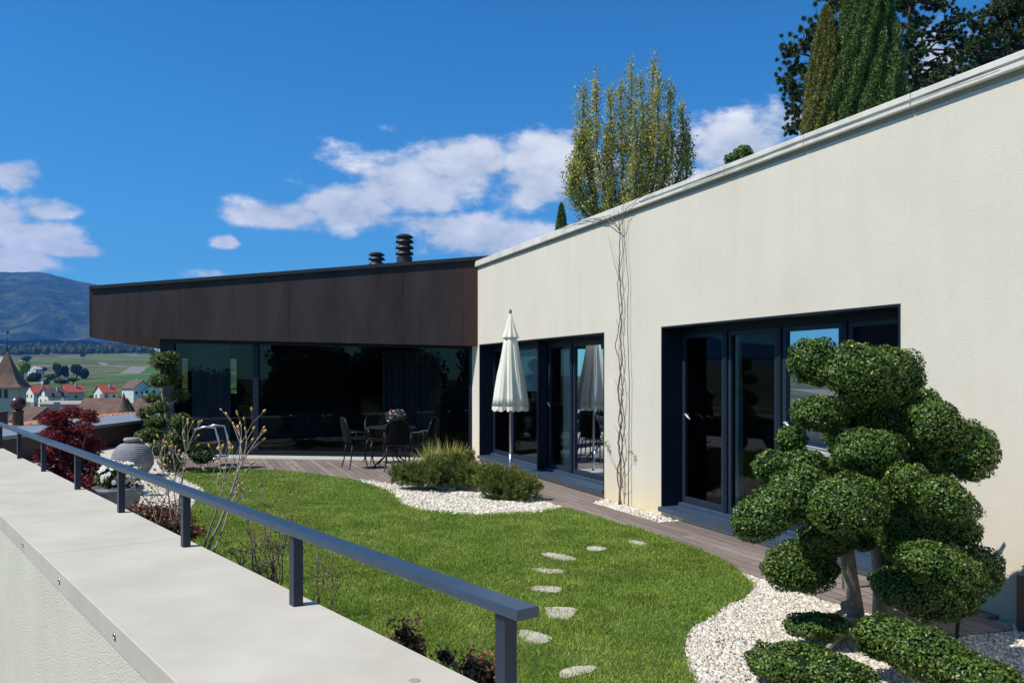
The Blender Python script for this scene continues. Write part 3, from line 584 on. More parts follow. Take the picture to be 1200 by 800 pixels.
pebbles('white_gravel', G3, 2600, .026, 'narrow white gravel strip at the foot of the bare vine')
G4 = [P(*p) for p in [(110, 552), (210, 552), (214, 560), (232, 568), (240, 574), (228, 590), (215, 600), (150, 600)]]
pebbles('white_gravel', G4, 2200, .028, 'white gravel bed around the stone urn')
# soil bed along the parapet
sbp = [(se(9.6)[0]+.0, 9.6), (se(9.6)[0]+.75, 9.8), (se(8.0)[0]+.62, 8.0), (se(5.6)[0]+.35, 5.6), (se(3)[0]+.22, 3), (se(3)[0], 3)]
k = MB(); k.prism(sbp, -.02, .004); tag(k.build('planting_bed_ground', mat('bed_soil', (.06, .045, .03), 1, var=(.03, .022, .016), vscale=20, bump=.8, bscale=40)), kind='structure')

# ------------------------------------------------------------------ foreground parapet with handrail
u = Vector((-.775, 1, 0)).normalized(); un = Vector((-u.y, u.x, 0)); un = un if un.x < 0 else -un      # un: away from the garden
base = Vector((*se(3.0), 0)); PM = Matrix(((u.x, un.x, 0, base.x), (u.y, un.y, 0, base.y), (0, 0, 1, 0), (0, 0, 0, 1)))  # local: along, out, z
par = thing('parapet_wall', 'broad low stucco parapet with pale concrete slabs and a dark handrail along it', 'parapet', (base.x, base.y, 0))
k = MB(PM); k.box((-6.5, .012, -5), (17.0, .917, .40)); k.build('wall', parapet_stucco, par)
# slab joints at image positions of the cross lines
js = []
for (px, py) in ((224, 629), (60, 558)):
    p = Vector((*P(px, py, .52), 0)) - base; js.append(p.dot(u))
dj = js[1]-js[0]; cuts = [js[0]-2*dj, js[0]-dj, js[0], js[1], js[1]+dj, js[1]+2*dj]; cuts = [-6.5] + [x for x in cuts if -6.4 < x < 16.9] + [17.0]
for i in range(len(cuts)-1):
    k = MB(PM); k.box((cuts[i]+.003, 0, .40), (cuts[i+1]-.003, .927, .52)); k.build('coping_slab', slabm, par, bevel=.005)
for (px, py) in ((27, 642), (70, 687), (135, 753)):
    # on the outer edge face at out = .927
    best = None
    for s10 in range(-200, 1700):
        s_ = s10/100; p = PM @ Vector((s_, .927, .46)); x = 600 + F*p.x/p.y if p.y > .5 else 9e9
        if best is None or abs(x-px) < best[0]: best = (abs(x-px), s_)
    k = MB(PM); s_ = best[1]; z_ = .462; n_ = 16
    k.tube([(s_ + .016*math.cos(2*math.pi*i/n_), .930, z_ + .016*math.sin(2*math.pi*i/n_)) for i in range(n_+1)], .004, 6, caps=False); k.build('anchor_ring', steel, par, smooth=True)
k = MB(PM)
for (px, py) in ((486, 797), (233, 558)): 
    p = Vector((*P(px, py, .52), 0)) - base; k.lathe([(0, .5225), (.022, .5225), (.024, .520)], (p.dot(u), p.dot(un), 0), 20)
k.build('fixing_plug', mat('plug', (.30, .30, .27), .7), par)

hr = thing('handrail', 'dark blue-grey flat metal handrail on square posts along the parapet', 'handrail', (-1.118, 4.42, .52))
hu = Vector((-.7665, 1, 0)).normalized(); hn = Vector((-hu.y, hu.x, 0)); hn = hn if hn.x < 0 else -hn
HM = Matrix(((hu.x, hn.x, 0, -1.118), (hu.y, hn.y, 0, 4.42), (0, 0, 1, 0), (0, 0, 0, 1)))
k = MB(HM); k.box((-1.93, -.047, .888), (13.6, .047, .925)); k.build('rail', mat('rail_paint', (.028, .05, .082), .32, spec=.5, var=(.036, .062, .098), vscale=10, bump=.04, bscale=200), hr, bevel=.004)
for i, Y in enumerate([2.989, 4.42, 5.91, 7.36, 8.82, 10.43, 12.0, 13.6]):
    a = (Y-4.42)/hu.y; k = MB(HM); k.box((a-.030, -.026, .52), (a+.030, .026, .886)); k.build('post', anth2, hr, bevel=.002)

# ------------------------------------------------------------------ zinc parapet, tiled roof edge, cowls
zp = thing('zinc_parapet', 'dark steel planter wall with broad grey zinc top behind the red maple', 'parapet', (-9.7, 16.4, 0))
k = MB(); k.prism([(-9.80, 13.5), (-9.62, 19), (-9.48, 22.4), (-11.2, 25.6), (-11.3, 13.5)], -5, .44); k.build('wall', MATS['corten_dark'], zp)
k = MB(); k.prism([(-9.76, 13.4), (-9.58, 19), (-9.45, 22.5), (-9.2, 25.8), (-11.3, 25.8), (-11.35, 13.4)], .45, .52); k.build('zinc_top', zinc, zp, bevel=.006)
tr = MB(); tilem = mat('terracotta', (.52, .22, .11), .85, var=(.42, .17, .09), vscale=12)
tr.add([(-11.37, 14, .49), (-11.37, 27, .49), (-13.2, 27, .36), (-13.2, 14, .36), (-11.37, 14, -4), (-11.37, 27, -4), (-13.2, 27, -4), (-13.2, 14, -4)], [(0,1,2,3),(7,6,5,4),(0,4,5,1),(1,5,6,2),(2,6,7,3),(3,7,4,0)])
for i in range(40):
    y = 14.1 + i*.32; tr.tube([(-11.38, y, .50), (-13.2, y, .37)], .05, 6)
tag(tr.build('tiled_roof_edge', tilem), 'orange clay tiled roof edge beyond the grey zinc parapet', 'roof')
def cowl(px, Y, ball, label):
    X = (px-600)/F*Y; z0 = .45; t = thing('garden_finial', label, 'ornament', (X, Y, z0))
    cyl = mat('brown_glaze', (.05, .022, .018), .3, var=(.09, .045, .035), vscale=5)
    b = MB(); b.lathe([(.12, z0), (.125, z0+.03), (.118, z0+.05), (.118, z0+.36), (.128, z0+.37), (.128, z0+.41), (.10, z0+.42)], (X, Y, 0), 24); b.build('pedestal', cyl, t, smooth=True)
    if ball:
        b = MB(); n = 16; b.lathe([(.168*math.sin(math.pi*i/n)+(0 if i not in (0,) else 1e-7), z0+.42+.155-.165*math.cos(math.pi*i/n)) for i in range(n+1)], (X, Y, 0), 28); b.build('ball', cyl, t, smooth=True)
cowl(21, 19.6, True, 'glazed brown ball on a short round pedestal at the tiled roof edge')
cowl(2, 19.0, False, 'plain brown round pedestal without a ball at the left picture edge')

# ------------------------------------------------------------------ foliage helpers
boxleaf = mat('box_leaf', (.05, .11, .02), .42, spec=.35, island=[(.016, .04, .008), (.034, .075, .012), (.065, .125, .018), (.11, .19, .03), (.045, .095, .014), (.15, .24, .045), (.036, .085, .012), (.08, .15, .022), (.30, .30, .05)], transl=.12)
core_block = mat('light_block_core', (.010, .022, .006), .9, spec=.1)  # dark solid cores added inside the foliage to block light
bark = mat('pale_bark', (.20, .18, .14), .9, var=(.36, .34, .29), vscale=14, bump=.6, bscale=50, detail=8)
def ell_points(c, r, n, tilt=0, thick=.16, lump=.12, bottom=.35):
    d = unit(RNG.normal(0, 1, (n*2, 3))); d = d[(d[:, 2] > -.25) | (RNG.uniform(0, 1, len(d)) < bottom)][:n]
    k = 1 + lump*np.sin(d[:, 0]*5.1+c[0]*9)*np.sin(d[:, 1]*4.7+c[1]*7)*1.2 + lump*.5*np.sin(d[:, 2]*9+c[2]*5+d[:, 0]*7) - np.abs(RNG.normal(0, thick, len(d)))*.7
    k = k + (RNG.uniform(0, 1, len(d)) < .05)*RNG.uniform(0, .10, len(d))
    r = np.array(r); o = d*k[:, None]*r; nn = unit(d/r)
    if tilt: ct, st = math.cos(tilt), math.sin(tilt); R_ = np.array([[ct, 0, st], [0, 1, 0], [-st, 0, ct]]); o = o@R_.T; nn = nn@R_.T
    return o + np.array(c), nn
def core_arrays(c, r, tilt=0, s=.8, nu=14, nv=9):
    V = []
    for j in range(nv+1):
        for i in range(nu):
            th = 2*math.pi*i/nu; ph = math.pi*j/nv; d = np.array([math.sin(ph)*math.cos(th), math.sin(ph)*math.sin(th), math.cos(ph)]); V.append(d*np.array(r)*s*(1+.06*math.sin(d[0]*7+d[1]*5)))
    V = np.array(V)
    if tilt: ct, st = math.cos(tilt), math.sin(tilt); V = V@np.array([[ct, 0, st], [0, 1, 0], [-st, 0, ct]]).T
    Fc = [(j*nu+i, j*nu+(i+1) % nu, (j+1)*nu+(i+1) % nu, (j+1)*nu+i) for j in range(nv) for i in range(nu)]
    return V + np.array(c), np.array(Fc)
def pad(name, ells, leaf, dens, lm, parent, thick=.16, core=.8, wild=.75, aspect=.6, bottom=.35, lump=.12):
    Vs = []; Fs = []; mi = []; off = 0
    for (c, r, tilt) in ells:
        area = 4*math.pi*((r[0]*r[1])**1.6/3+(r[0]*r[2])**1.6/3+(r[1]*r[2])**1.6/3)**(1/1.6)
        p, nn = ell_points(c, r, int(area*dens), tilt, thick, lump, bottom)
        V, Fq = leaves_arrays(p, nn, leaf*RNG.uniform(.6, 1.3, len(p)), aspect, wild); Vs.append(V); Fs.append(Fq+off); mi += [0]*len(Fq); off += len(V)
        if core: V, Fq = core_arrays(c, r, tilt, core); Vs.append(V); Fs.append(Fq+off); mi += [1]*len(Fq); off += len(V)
    return rawmesh(name, np.concatenate(Vs), np.concatenate(Fs), [lm, core_block], parent, mi=mi)
def wob(a, b, n, amp, seed=0):
    a, b = Vector(a), Vector(b); rs = random.Random(seed); pts = []
    for i in range(n+1):
        t = i/n; p = a.lerp(b, t); k = math.sin(math.pi*t)
        pts.append(p + Vector((rs.uniform(-1, 1), rs.uniform(-1, 1), rs.uniform(-.5, .5)))*amp*k)
    return pts
def taper(n, r0, r1): return [r0+(r1-r0)*i/n for i in range(n+1)]

# ------------------------------------------------------------------ big cloud-pruned tree
def big_niwaki():
    t = thing('cloud_pruned_tree', 'large cloud-pruned boxwood-like tree with many rounded pads on white gravel', 'tree', (2.45, 6.05, 0))
    pads = [([(954.5, 424, 30, 29, 5.55, 0)]), ([(1010, 437, 45, 36, 5.45, .05), (1046, 438, 37, 33, 5.6, .25)]), ([(962, 485, 33, 22, 5.5, 0)]), ([(927.5, 516, 18, 17, 5.6, 0)]),
            ([(905, 546, 24, 19, 5.55, -.1)]), ([(942, 543, 27, 17, 5.5, 0)]), ([(1017, 528, 42, 27, 5.4, -.1)]), ([(900, 600, 45, 28, 5.25, -.5), (938, 580, 42, 34, 5.3, -.2)]), ([(994, 592, 46, 37, 5.1, 0)]),
            ([(1098, 500, 35, 30, 5.75, .5), (1135, 530, 31, 36, 5.8, .3)]), ([(1068, 566, 30, 23, 5.45, .4), (1108, 586, 38, 25, 5.45, .55)]), ([(1100, 662, 50, 26, 5.3, .25), (1142, 668, 34, 30, 5.4, .2)]),
            ([(1075, 695, 52, 28, 5.6, .3), (1110, 700, 36, 28, 5.75, 0)]), ([(938, 664, 44, 31, 5.8, 0)]), ([(958, 733, 38, 15, 5.4, 0)]), ([(935, 779, 58, 25, 4.75, .05), (985, 792, 42, 24, 4.7, .2)]),
            ([(1045, 750, 44, 28, 5.05, .15), (1090, 768, 50, 32, 4.9, .3)]), ([(1150, 795, 55, 26, 4.8, .25)]), ([(1055, 487, 36, 28, 5.95, 0), (1075, 530, 26, 30, 6.1, 0)]), ([(1058, 620, 30, 40, 5.9, 0)]), ([(1040, 565, 22, 34, 5.95, 0)]), ([(995, 505, 30, 24, 5.95, 0), (1030, 490, 30, 30, 5.95, 0)]), ([(975, 560, 30, 24, 5.85, 0)]), ([(1085, 628, 34, 22, 5.9, 0)]), ([(1020, 470, 36, 22, 5.85, 0), (1080, 480, 26, 26, 6.0, 0)]), ([(968, 632, 34, 20, 5.6, 0)]), ([(1085, 555, 26, 26, 6.05, 0)]), ([(1062, 655, 26, 36, 6.15, 0)]), ([(1008, 560, 30, 22, 6.0, 0)]), ([(1012, 625, 26, 20, 6.05, 0)]), ([(1040, 600, 30, 26, 6.1, 0)]), ([(1128, 622, 22, 16, 5.6, .2)])]
    for i, e in enumerate(pads):
        L_ = []
        for (px, py, rx, ry, Y, tl) in e:
            Y -= (.3*max(0, min(1, (px-960)/80)) + .3*max(0, min(1, (px-1040)/60)))*(1 if py < 640 else .75); rx_ = rx*Y/F*1.05; rz = ry*Y/F*1.0; L_.append((D(px, py, Y), (rx_, max(.7*rx_, .8*rz), rz), tl))
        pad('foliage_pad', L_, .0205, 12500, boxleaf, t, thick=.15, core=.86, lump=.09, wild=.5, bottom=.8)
    k = MB()
    T1 = [D(1003, 724, 6.0), D(1001, 700, 6.0), D(996, 672, 5.95), D(992, 645, 5.9), D(985, 618, 5.8), D(960, 600, 5.6)]
    T2 = [D(1035, 722, 6.05), D(1034, 690, 6.05), D(1031, 655, 6.0), D(1028, 625, 6.0), D(1040, 580, 6.0), D(1055, 530, 6.0), D(1048, 480, 5.9), D(1030, 450, 5.7)]
    k.tube([(p[0], p[1], p[2]) for p in T1], [.062, .052, .05, .052, .045, .03], 12); k.tube(T2, [.075, .064, .06, .058, .05, .045, .036, .022], 12)
    for a, b in [(T1[3], D(935, 660, 5.8)), (T1[4], D(905, 595, 5.4)), (T2[3], D(1095, 655, 5.45)), (T2[4], D(1090, 580, 5.6)), (T2[5], D(1110, 510, 5.8)), (T2[5], D(965, 490, 5.6)), (T2[6], D(958, 430, 5.6)), (T2[4], D(1000, 530, 5.5)), (T1[1], D(960, 735, 5.5)), (T2[0], D(1060, 755, 5.1)), (T1[4], D(925, 525, 5.6)), (T1[0], D(950, 780, 4.9)), (T2[1], D(1140, 780, 4.95)), (T2[2], D(1080, 695, 5.7))]:
        k.tube(wob(a, b, 7, .03, hash(str(b)) % 99 if False else int(b[0]*100)), taper(7, .028, .012), 8)
    k.build('trunk', bark, t, smooth=True)
    k = MB(); k.tube([D(1127, 660, 5.5), D(1125, 700, 5.5), D(1121, 748, 5.5)], .012, 6); k.build('prop_stake', blackm, t)
big_niwaki()

# small cloud-pruned tree at the pavilion corner
def small_niwaki():
    Y = 15.0; t = thing('cloud_pruned_tree', 'slim cloud-pruned pine with small round pads at the left corner of the glass pavilion', 'tree', ((205-600)/F*Y, Y, 0))
    L_ = [(645,145,52,36),(620,222,34,28),(600,290,36,20),(630,325,30,26),(570,348,32,26),(615,385,42,28),(585,435,44,30),(700,280,34,26),(705,380,42,32),(620,490,38,28),(672,540,40,34),(790,512,44,36),(672,205,34,34),(690,440,40,28),(740,480,34,24)]
    m = mat('pine_pad', (.05, .09, .02), .6, island=[(.03, .055, .01), (.07, .115, .018), (.12, .17, .03), (.17, .21, .045)])
    for i, (x, y, rx, ry) in enumerate(L_):
        px = x/3.333; py = 380+y/3.333; yy = Y + [.0, -.2, .1, -.3, .2][i % 5]; r = rx/3.333*yy/F*1.18; rz = ry/3.333*yy/F*1.1
        pad('foliage_pad', [(D(px, py, yy), (r, r*.9, rz), 0)], .045, 2600, m, t, thick=.2, aspect=.3)
    k = MB(); pts = [D(207, 560, Y), D(203, 540, Y), D(200, 520, Y), D(196, 497, Y), D(193, 478, Y), D(190, 460, Y), D(193, 440, Y), D(193, 425, Y)]
    pts[0] = (pts[0][0], pts[0][1], 0); k.tube(pts, [.05, .045, .036, .03, .026, .022, .02, .012], 8)
    for i, (x, y, rx, ry) in enumerate(L_[1:]):
        px = x/3.333; py = 380+y/3.333; a = min(pts, key=lambda q: abs(q[2]-D(px, py+6, Y)[2])); k.tube(wob(a, D(px, py+2, Y), 4, .02, i), taper(4, .02, .01), 6)
    k.build('trunk', bark, t, smooth=True)
small_niwaki()

# ------------------------------------------------------------------ pine bushes, ornamental grass
def needle_bush(label, centers, dens, parent_loc):
    t = thing('pine_bush', label, 'shrub', parent_loc, 'low dwarf pine bushes')
    m = mat('pine_needles', (.03, .06, .012), .55, island=[(.06, .09, .012), (.11, .16, .02), (.17, .22, .03), (.24, .27, .05)])
    Vs = []; Fs = []; mi = []; off = 0; tips = []
    for (c, r) in centers:
        area = 4*math.pi*((r[0]*r[1])**1.6/3+(r[0]*r[2])**1.6/3+(r[1]*r[2])**1.6/3)**(1/1.6); n = int(area*dens)
        p, nn = ell_points(c, r, n, 0, .22, .26, .5)
        tips.append((p, nn))
        for k_ in range(14):
            d = unit(nn*.7 + np.array([0, 0, .55]) + RNG.normal(0, .5, (len(p), 3))); V, F3 = blade_arrays(p + RNG.normal(0, .008, p.shape), d, .055*RNG.uniform(.7, 1.2, len(p)), .006, .3)
            Vs.append(V); Fs.append(F3+off); mi += [0]*len(F3); off += len(V)
        V, F4 = core_arrays(c, r, 0, .78); F3 = np.concatenate([F4[:, [0, 1, 2]], F4[:, [0, 2, 3]]]); Vs.append(V); Fs.append(F3+off); mi += [1]*len(F3); off += len(V)
    rawmesh('foliage', np.concatenate(Vs), np.concatenate(Fs), [m, core_block], t, mi=mi)
    # candles
    Vs = []; Fs = []; off = 0
    for p, nn in tips:
        s_ = RNG.uniform(0, 1, len(p)) < .2; q = p[s_ & (nn[:, 2] > 0)]; d = unit(np.tile([0, 0, 1.], (len(q), 1)) + RNG.normal(0, .2, (len(q), 3))); V, F3 = blade_arrays(q, d, .10*RNG.uniform(.6, 1.2, len(q)), .013, .1); Vs.append(V); Fs.append(F3+off); off += len(V)
    rawmesh('needle_foliage', np.concatenate(Vs), np.concatenate(Fs), mat('pine_candle', (.25, .14, .06), .7), t)
    k = MB(); c = centers[0][0]; 
    for (cc, r) in centers[:3]: k.tube(wob((parent_loc[0], parent_loc[1], -.02), cc, 5, .03, 3), taper(5, .04, .02), 8)
    k.build('trunk', bark, t, smooth=True)
def E(px, py, rx, ry, Y, ky=.8): return (D(px, py, Y), (rx*Y/F, max(rx, ry)*Y/F*ky, ry*Y/F))
needle_bush('wide low dwarf pine bush in white gravel beside the table', [E(483, 556, 23, 12, 12.7), E(512, 554, 26, 16, 12.6), E(538, 549, 23, 17, 12.7), E(548, 556, 14, 13, 12.5)], 1100, (D(530, 575, 12.5)[0], 12.5, 0))
needle_bush('rounder dwarf pine bush in white gravel in front of the parasol base', [E(585, 566, 26, 18, 11.75), E(608, 570, 22, 15, 11.6), E(572, 560, 15, 14, 11.9)], 1250, (D(590, 584, 11.7)[0], 11.7, 0))
def tuft(label, px, py, Y, n, ln, spread, cols, name='ornamental_grass'):
    c = D(px, py, Y); a = RNG.uniform(0, 2*math.pi, n); r_ = np.sqrt(RNG.uniform(0, 1, n))*spread*.4; pos = np.column_stack([c[0]+r_*np.cos(a), c[1]+r_*np.sin(a), np.full(n, 0.0)])
    d = unit(np.column_stack([np.cos(a)*RNG.uniform(.1, .8, n), np.sin(a)*RNG.uniform(.1, .8, n), np.ones(n)])); V, F3 = blade_arrays(pos, d, ln*RNG.uniform(.6, 1.1, n), .017, .8)
    return tag(rawmesh(name, V, F3, mat(name+'_blade', cols[0], .6, island=cols, transl=.3)), label, 'plant')
tuft('tuft of yellow-green ornamental grass behind the wide pine bush', 519, 545, 13.15, 520, .68, .36, [(.42, .41, .06), (.55, .52, .10), (.62, .58, .16), (.28, .33, .05)])

# ------------------------------------------------------------------ parasol
def parasol():
    Y = 13.95; X = 0.0 - .025; t = thing('parasol', 'closed cream parasol on a steel pole standing before the windows', 'parasol', (X, Y, 0))
    cloth = mat('parasol_cloth', (.86, .83, .71), .85, transl=.15, bump=.1, bscale=30)
    k = MB(); NS = 96; prof = [(0.012, 2.70), (.03, 2.66), (.052, 2.56), (.085, 2.44), (.108, 2.36), (.125, 2.31), (.128, 2.29)]
    def f1(th, z): return 1 + .10*math.cos(8*th)*min(1, (2.7-z)*3)
    k.lathe(prof, (X, Y, 0), NS, f1)
    low = [(.075, 2.36), (.105, 2.28), (.13, 2.1), (.155, 1.9), (.185, 1.7), (.21, 1.5), (.235, 1.32), (.25, 1.18)]
    def f2(th, z): a = min(1, (2.36-z)*1.3); return 1 + a*(.17*math.cos(8*th+.5*math.sin(z*4)) + .06*math.cos(17*th+z*3) + .03*math.sin(29*th))
    k.lathe(low, (X, Y, 0), NS, f2)
    # scalloped hem
    n0 = len(k.v); vs = []
    for j, (dr, zb) in enumerate([(0, 1.18), (.002, 1.13)]):
        for i in range(NS):
            th = 2*math.pi*i/NS; q = (.25+dr)*f2(th, 1.18); vs.append((X+q*math.cos(th), Y+q*math.sin(th), zb - (.035*abs(math.sin(8*th)) if j else 0)))
    k.add(vs, [(i, (i+1) % NS, NS+(i+1) % NS, NS+i) for i in range(NS)])
    k.build('canopy', cloth, t, smooth=True)
    k = MB(); k.lathe([(.02, 2.69), (.024, 2.72), (.018, 2.755), (0, 2.765)], (X, Y, 0), 16); k.build('finial', mat('grey_plastic', (.12, .12, .14), .5), t, smooth=True)
    k = MB(); k.tube([(X, Y, .06), (X, Y, 2.7)], .021, 14); k.tube([(X, Y, .06), (X, Y, .4)], .028, 14); k.build('pole', steel, t, smooth=True)
    k = MB(); k.tube([(X+.028, Y-.01, .36), (X+.075, Y-.02, .36)], .012, 8); k.build('clamp_knob', blackm, t)
    k = MB(); k.box((X-.24, Y-.24, .002), (X+.24, Y+.24, .07), rot=math.atan2(WD.y, WD.x)); k.build('base_block', slabside, t, bevel=.012)
    return t
parasol()

# ------------------------------------------------------------------ bare vine on the wall
def vine():
    b = wpt(sY(11.25), -.06, 0); t = thing('bare_vine', 'leafless climbing vine with twisted stems trained up the stucco wall', 'climbing plant', b)
    vm = mat('vine_bark', (.13, .10, .075), .95, var=(.24, .19, .15), vscale=30, bump=.5, bscale=60)
    k = MB(); s0 = sY(11.25); rs = random.Random(4)
    def stem(pts, r0, r1, amp=.012, sub=6):
        out = []
        for i in range(len(pts)-1):
            a, c = Vector(pts[i]), Vector(pts[i+1])
            for j in range(sub): out.append(a.lerp(c, j/sub) + Vector((rs.uniform(-1, 1)*amp, rs.uniform(-1, 1)*amp*.5, 0)))
        out.append(Vector(pts[-1])); k.tube([WM @ p for p in out], taper(len(out)-1, r0*.5, r1*.42), 7)
        return out
    m1 = stem([(s0, -.07, -.02), (s0+.02, -.06, .5), (s0-.08, -.05, .8), (s0+.02, -.05, 1.1), (s0-.08, -.05, 1.5), (s0+.03, -.05, 1.9), (s0-.02, -.05, 2.2), (s0+.02, -.05, 2.6), (s0-.05, -.05, 3.1), (s0, -.06, 3.5), (s0-.02, -.08, 3.85)], .03, .013, .012)
    stem([(s0+.03, -.06, .0), (s0-.05, -.08, .4), (s0+.06, -.06, .8), (s0-.02, -.08, 1.1), (s0+.07, -.06, 1.5), (s0-.04, -.06, 1.9), (s0-.16, -.05, 2.05), (s0-.02, -.05, 2.45), (s0-.1, -.05, 2.9), (s0+.05, -.05, 3.3), (s0+.08, -.08, 3.9)], .02, .009, .01)
    stem([(s0+.2, -.05, 0), (s0+.19, -.04, .8), (s0+.21, -.04, 1.6), (s0+.16, -.04, 2.3), (s0+.18, -.04, 2.9), (s0+.1, -.05, 3.4), (s0+.14, -.09, 3.95)], .014, .006, .006)
    for (z, ds, dz) in [(.35, -.45, .45), (.42, .3, .3), (.9, -.14, .12), (1.5, -.16, .14), (2.6, .2, .3), (2.9, -.35, .7), (1.2, .1, .2), (2.3, -.12, .15), (.2, .22, .1), (.6, .2, .35)]:
        stem([(s0, -.06, z), (s0+ds*.5, -.07, z+dz*.45), (s0+ds, -.06, z+dz)], .009, .004, .008, 4)
    # runners along the coping
    for (ds, zz, e) in [(-1.3, 3.86, 3.90), (-2.0, 3.90, 3.94), (.9, 3.90, 3.90)]:
        stem([(s0, -.07, 3.6), (s0+ds*.2, -.08, 3.84), (s0+ds*.5, -.075, zz), (s0+ds*.8, -.075, zz+.03), (s0+ds, -.07, e)], .011, .005, .02, 5)
    stem([(s0+1.5, -.07, 3.86), (s0+3.5, -.068, 3.88), (s0+5.6, -.068, 3.865)], .005, .004, .006, 12)
    k.build('stem', vm, t, smooth=True)
    # a few buds of young leaf
    pos = []
    for (ds, z) in [(-.45, .8), (-.43, .77), (.3, .72), (.28, .7), (-.4, .74)]: pos += [np.array(wpt(s0+ds, -.07, z)) + RNG.normal(0, .02, 3) for _ in range(5)]
    pos = np.array(pos); V, F4 = leaves_arrays(pos, np.tile([-1., -.5, .5], (len(pos), 1)), .045, .5, .9); rawmesh('foliage', V, F4, mat('young_leaf', (.22, .24, .05), .6, transl=.3), t)
    k = MB()
    for zz in (3.875,): k.tube([wpt(s0+.5, -.062, zz), wpt(S1-1, -.062, zz)], .004, 5)
    k.build('support_wire', steel, t)
vine()

# ------------------------------------------------------------------ garden table and chairs
def garden_table(c):
    t = thing('garden_table', 'round black wrought iron garden table with a potted plant on it', 'table', (c[0], c[1], 0))
    k = MB(); k.lathe([(0, .715), (.44, .715), (.455, .72), (.455, .735), (.44, .74), (0, .74)], (c[0], c[1], 0), 40); k.build('tabletop', blackm, t)
    for i in range(4):
        a = math.pi/4 + i*math.pi/2; ca, sa = math.cos(a), math.sin(a); k = MB()
        k.tube([(c[0]+ca*r, c[1]+sa*r, z) for r, z in [(.34, .715), (.30, .6), (.20, .48), (.10, .38), (.09, .30), (.18, .18), (.32, .08), (.38, .02), (.36, .0)]], .014, 8); k.build('leg', blackm, t, smooth=True)
    k = MB(); k.tube([(c[0]+.13*math.cos(q/16*2*math.pi), c[1]+.13*math.sin(q/16*2*math.pi), .34) for q in range(17)], .01, 6, caps=False); k.build('ring_brace', blackm, t)
    return t
meshm = mat('iron_mesh', (.004, .004, .0045), .7, spec=.15, bump=.6, bscale=200, bdist=.004)
def chair_parts():
    t = thing('garden_chair', 'x', 'chair', (0, 0, 0))
    k = MB(); n = 20   # seat, front towards -y
    k.prism([(.21*math.copysign(abs(math.cos(a))**.6, math.cos(a)), .21*math.copysign(abs(math.sin(a))**.6, math.sin(a))) for a in [2*math.pi*i/n for i in range(n)]], .425, .44); k.build('seat', meshm, t)
    V = []; Fc = []; NX, NZ = 10, 12
    for j in range(NZ+1):
        v = j/NZ; hw = .20*(1 - .0*v)*(math.sqrt(max(0, 1-((v-.55)/.62)**2)) if v > .55 else 1); z = .47 + v*.46
        for i in range(NX+1):
            u_ = i/NX*2-1; V.append((u_*hw, .20 + .09*v + .05*(1-u_*u_)*.8, z))
    for j in range(NZ):
        for i in range(NX): a = j*(NX+1)+i; Fc.append((a, a+1, a+NX+2, a+NX+1))
    k = MB(); k.add(V, Fc); o = k.build('backrest', meshm, t, smooth=True); so_ = o.modifiers.new('thickness', 'SOLIDIFY'); so_.thickness = .01
    k = MB(); fr_ = [( -.20, .20, .44), (-.205, .21, .6), (-.205, .25, .73)] + [(-.205*math.cos(a), .255+.045*math.sin(a), .73+.2*math.sin(a)) for a in [math.pi*i/10 for i in range(11)]] + [(.205, .25, .73), (.205, .21, .6), (.20, .20, .44)]; k.tube(fr_, .011, 8)
    k.build('back_frame', blackm, t, smooth=True)
    for sx in (-1, 1):
        k = MB(); k.tube([(sx*.205, .23, .66), (sx*.24, .12, .67), (sx*.245, -.05, .66), (sx*.24, -.16, .63), (sx*.235, -.19, .57), (sx*.22, -.14, .53), (sx*.215, -.1, .56)], .011, 8); k.tube([(sx*.24, -.06, .66), (sx*.23, -.02, .55), (sx*.20, -.03, .44)], .009, 8); k.build('armrest', blackm, t, smooth=True)
        for sy in (-1, 1):
            k = MB(); k.tube([(sx*.18, sy*.17, .43), (sx*.20, sy*.19, .3), (sx*.205, sy*.205, .15), (sx*.23, sy*.24, 0.02), (sx*.235, sy*.25, 0.012)], .0125, 8); k.build('leg', blackm, t, smooth=True)
    return t
TC = (-2.22, 15.65)
garden_table(TC)
proto = chair_parts()
def place(o, loc, rz): o.location = loc; o.rotation_euler = (0, 0, rz)
spots = [((-2.78, 15.45), -R(82), 'black iron garden chair left of the round table, seen from the side'), ((-2.02, 15.08), R(160), 'black iron garden chair in front of the table with its back to the lawn'),
         ((-1.66, 15.42), R(110), 'black iron garden chair right of the round table near the stucco corner'), ((-2.55, 16.35), R(-15), 'black iron garden chair behind the table against the glass')]
# chairs face the table: local front is -y
chairs = []
for i, ((x, y), rz, lab) in enumerate(spots):
    ang = math.atan2(TC[1]-y, TC[0]-x) + math.pi/2
    if i == 0: o = proto
    else:
        o = proto.copy(); C.objects.link(o)
        for ch in list(proto.children):
            c_ = ch.copy(); C.objects.link(c_); c_.parent = o
    chairs.append((o, (x, y, 0), ang + [.15, -.2, .1, 0][i])); tag(o, lab, 'chair', 'iron chairs around the garden table')
for o, l, a in chairs: place(o, l, a)

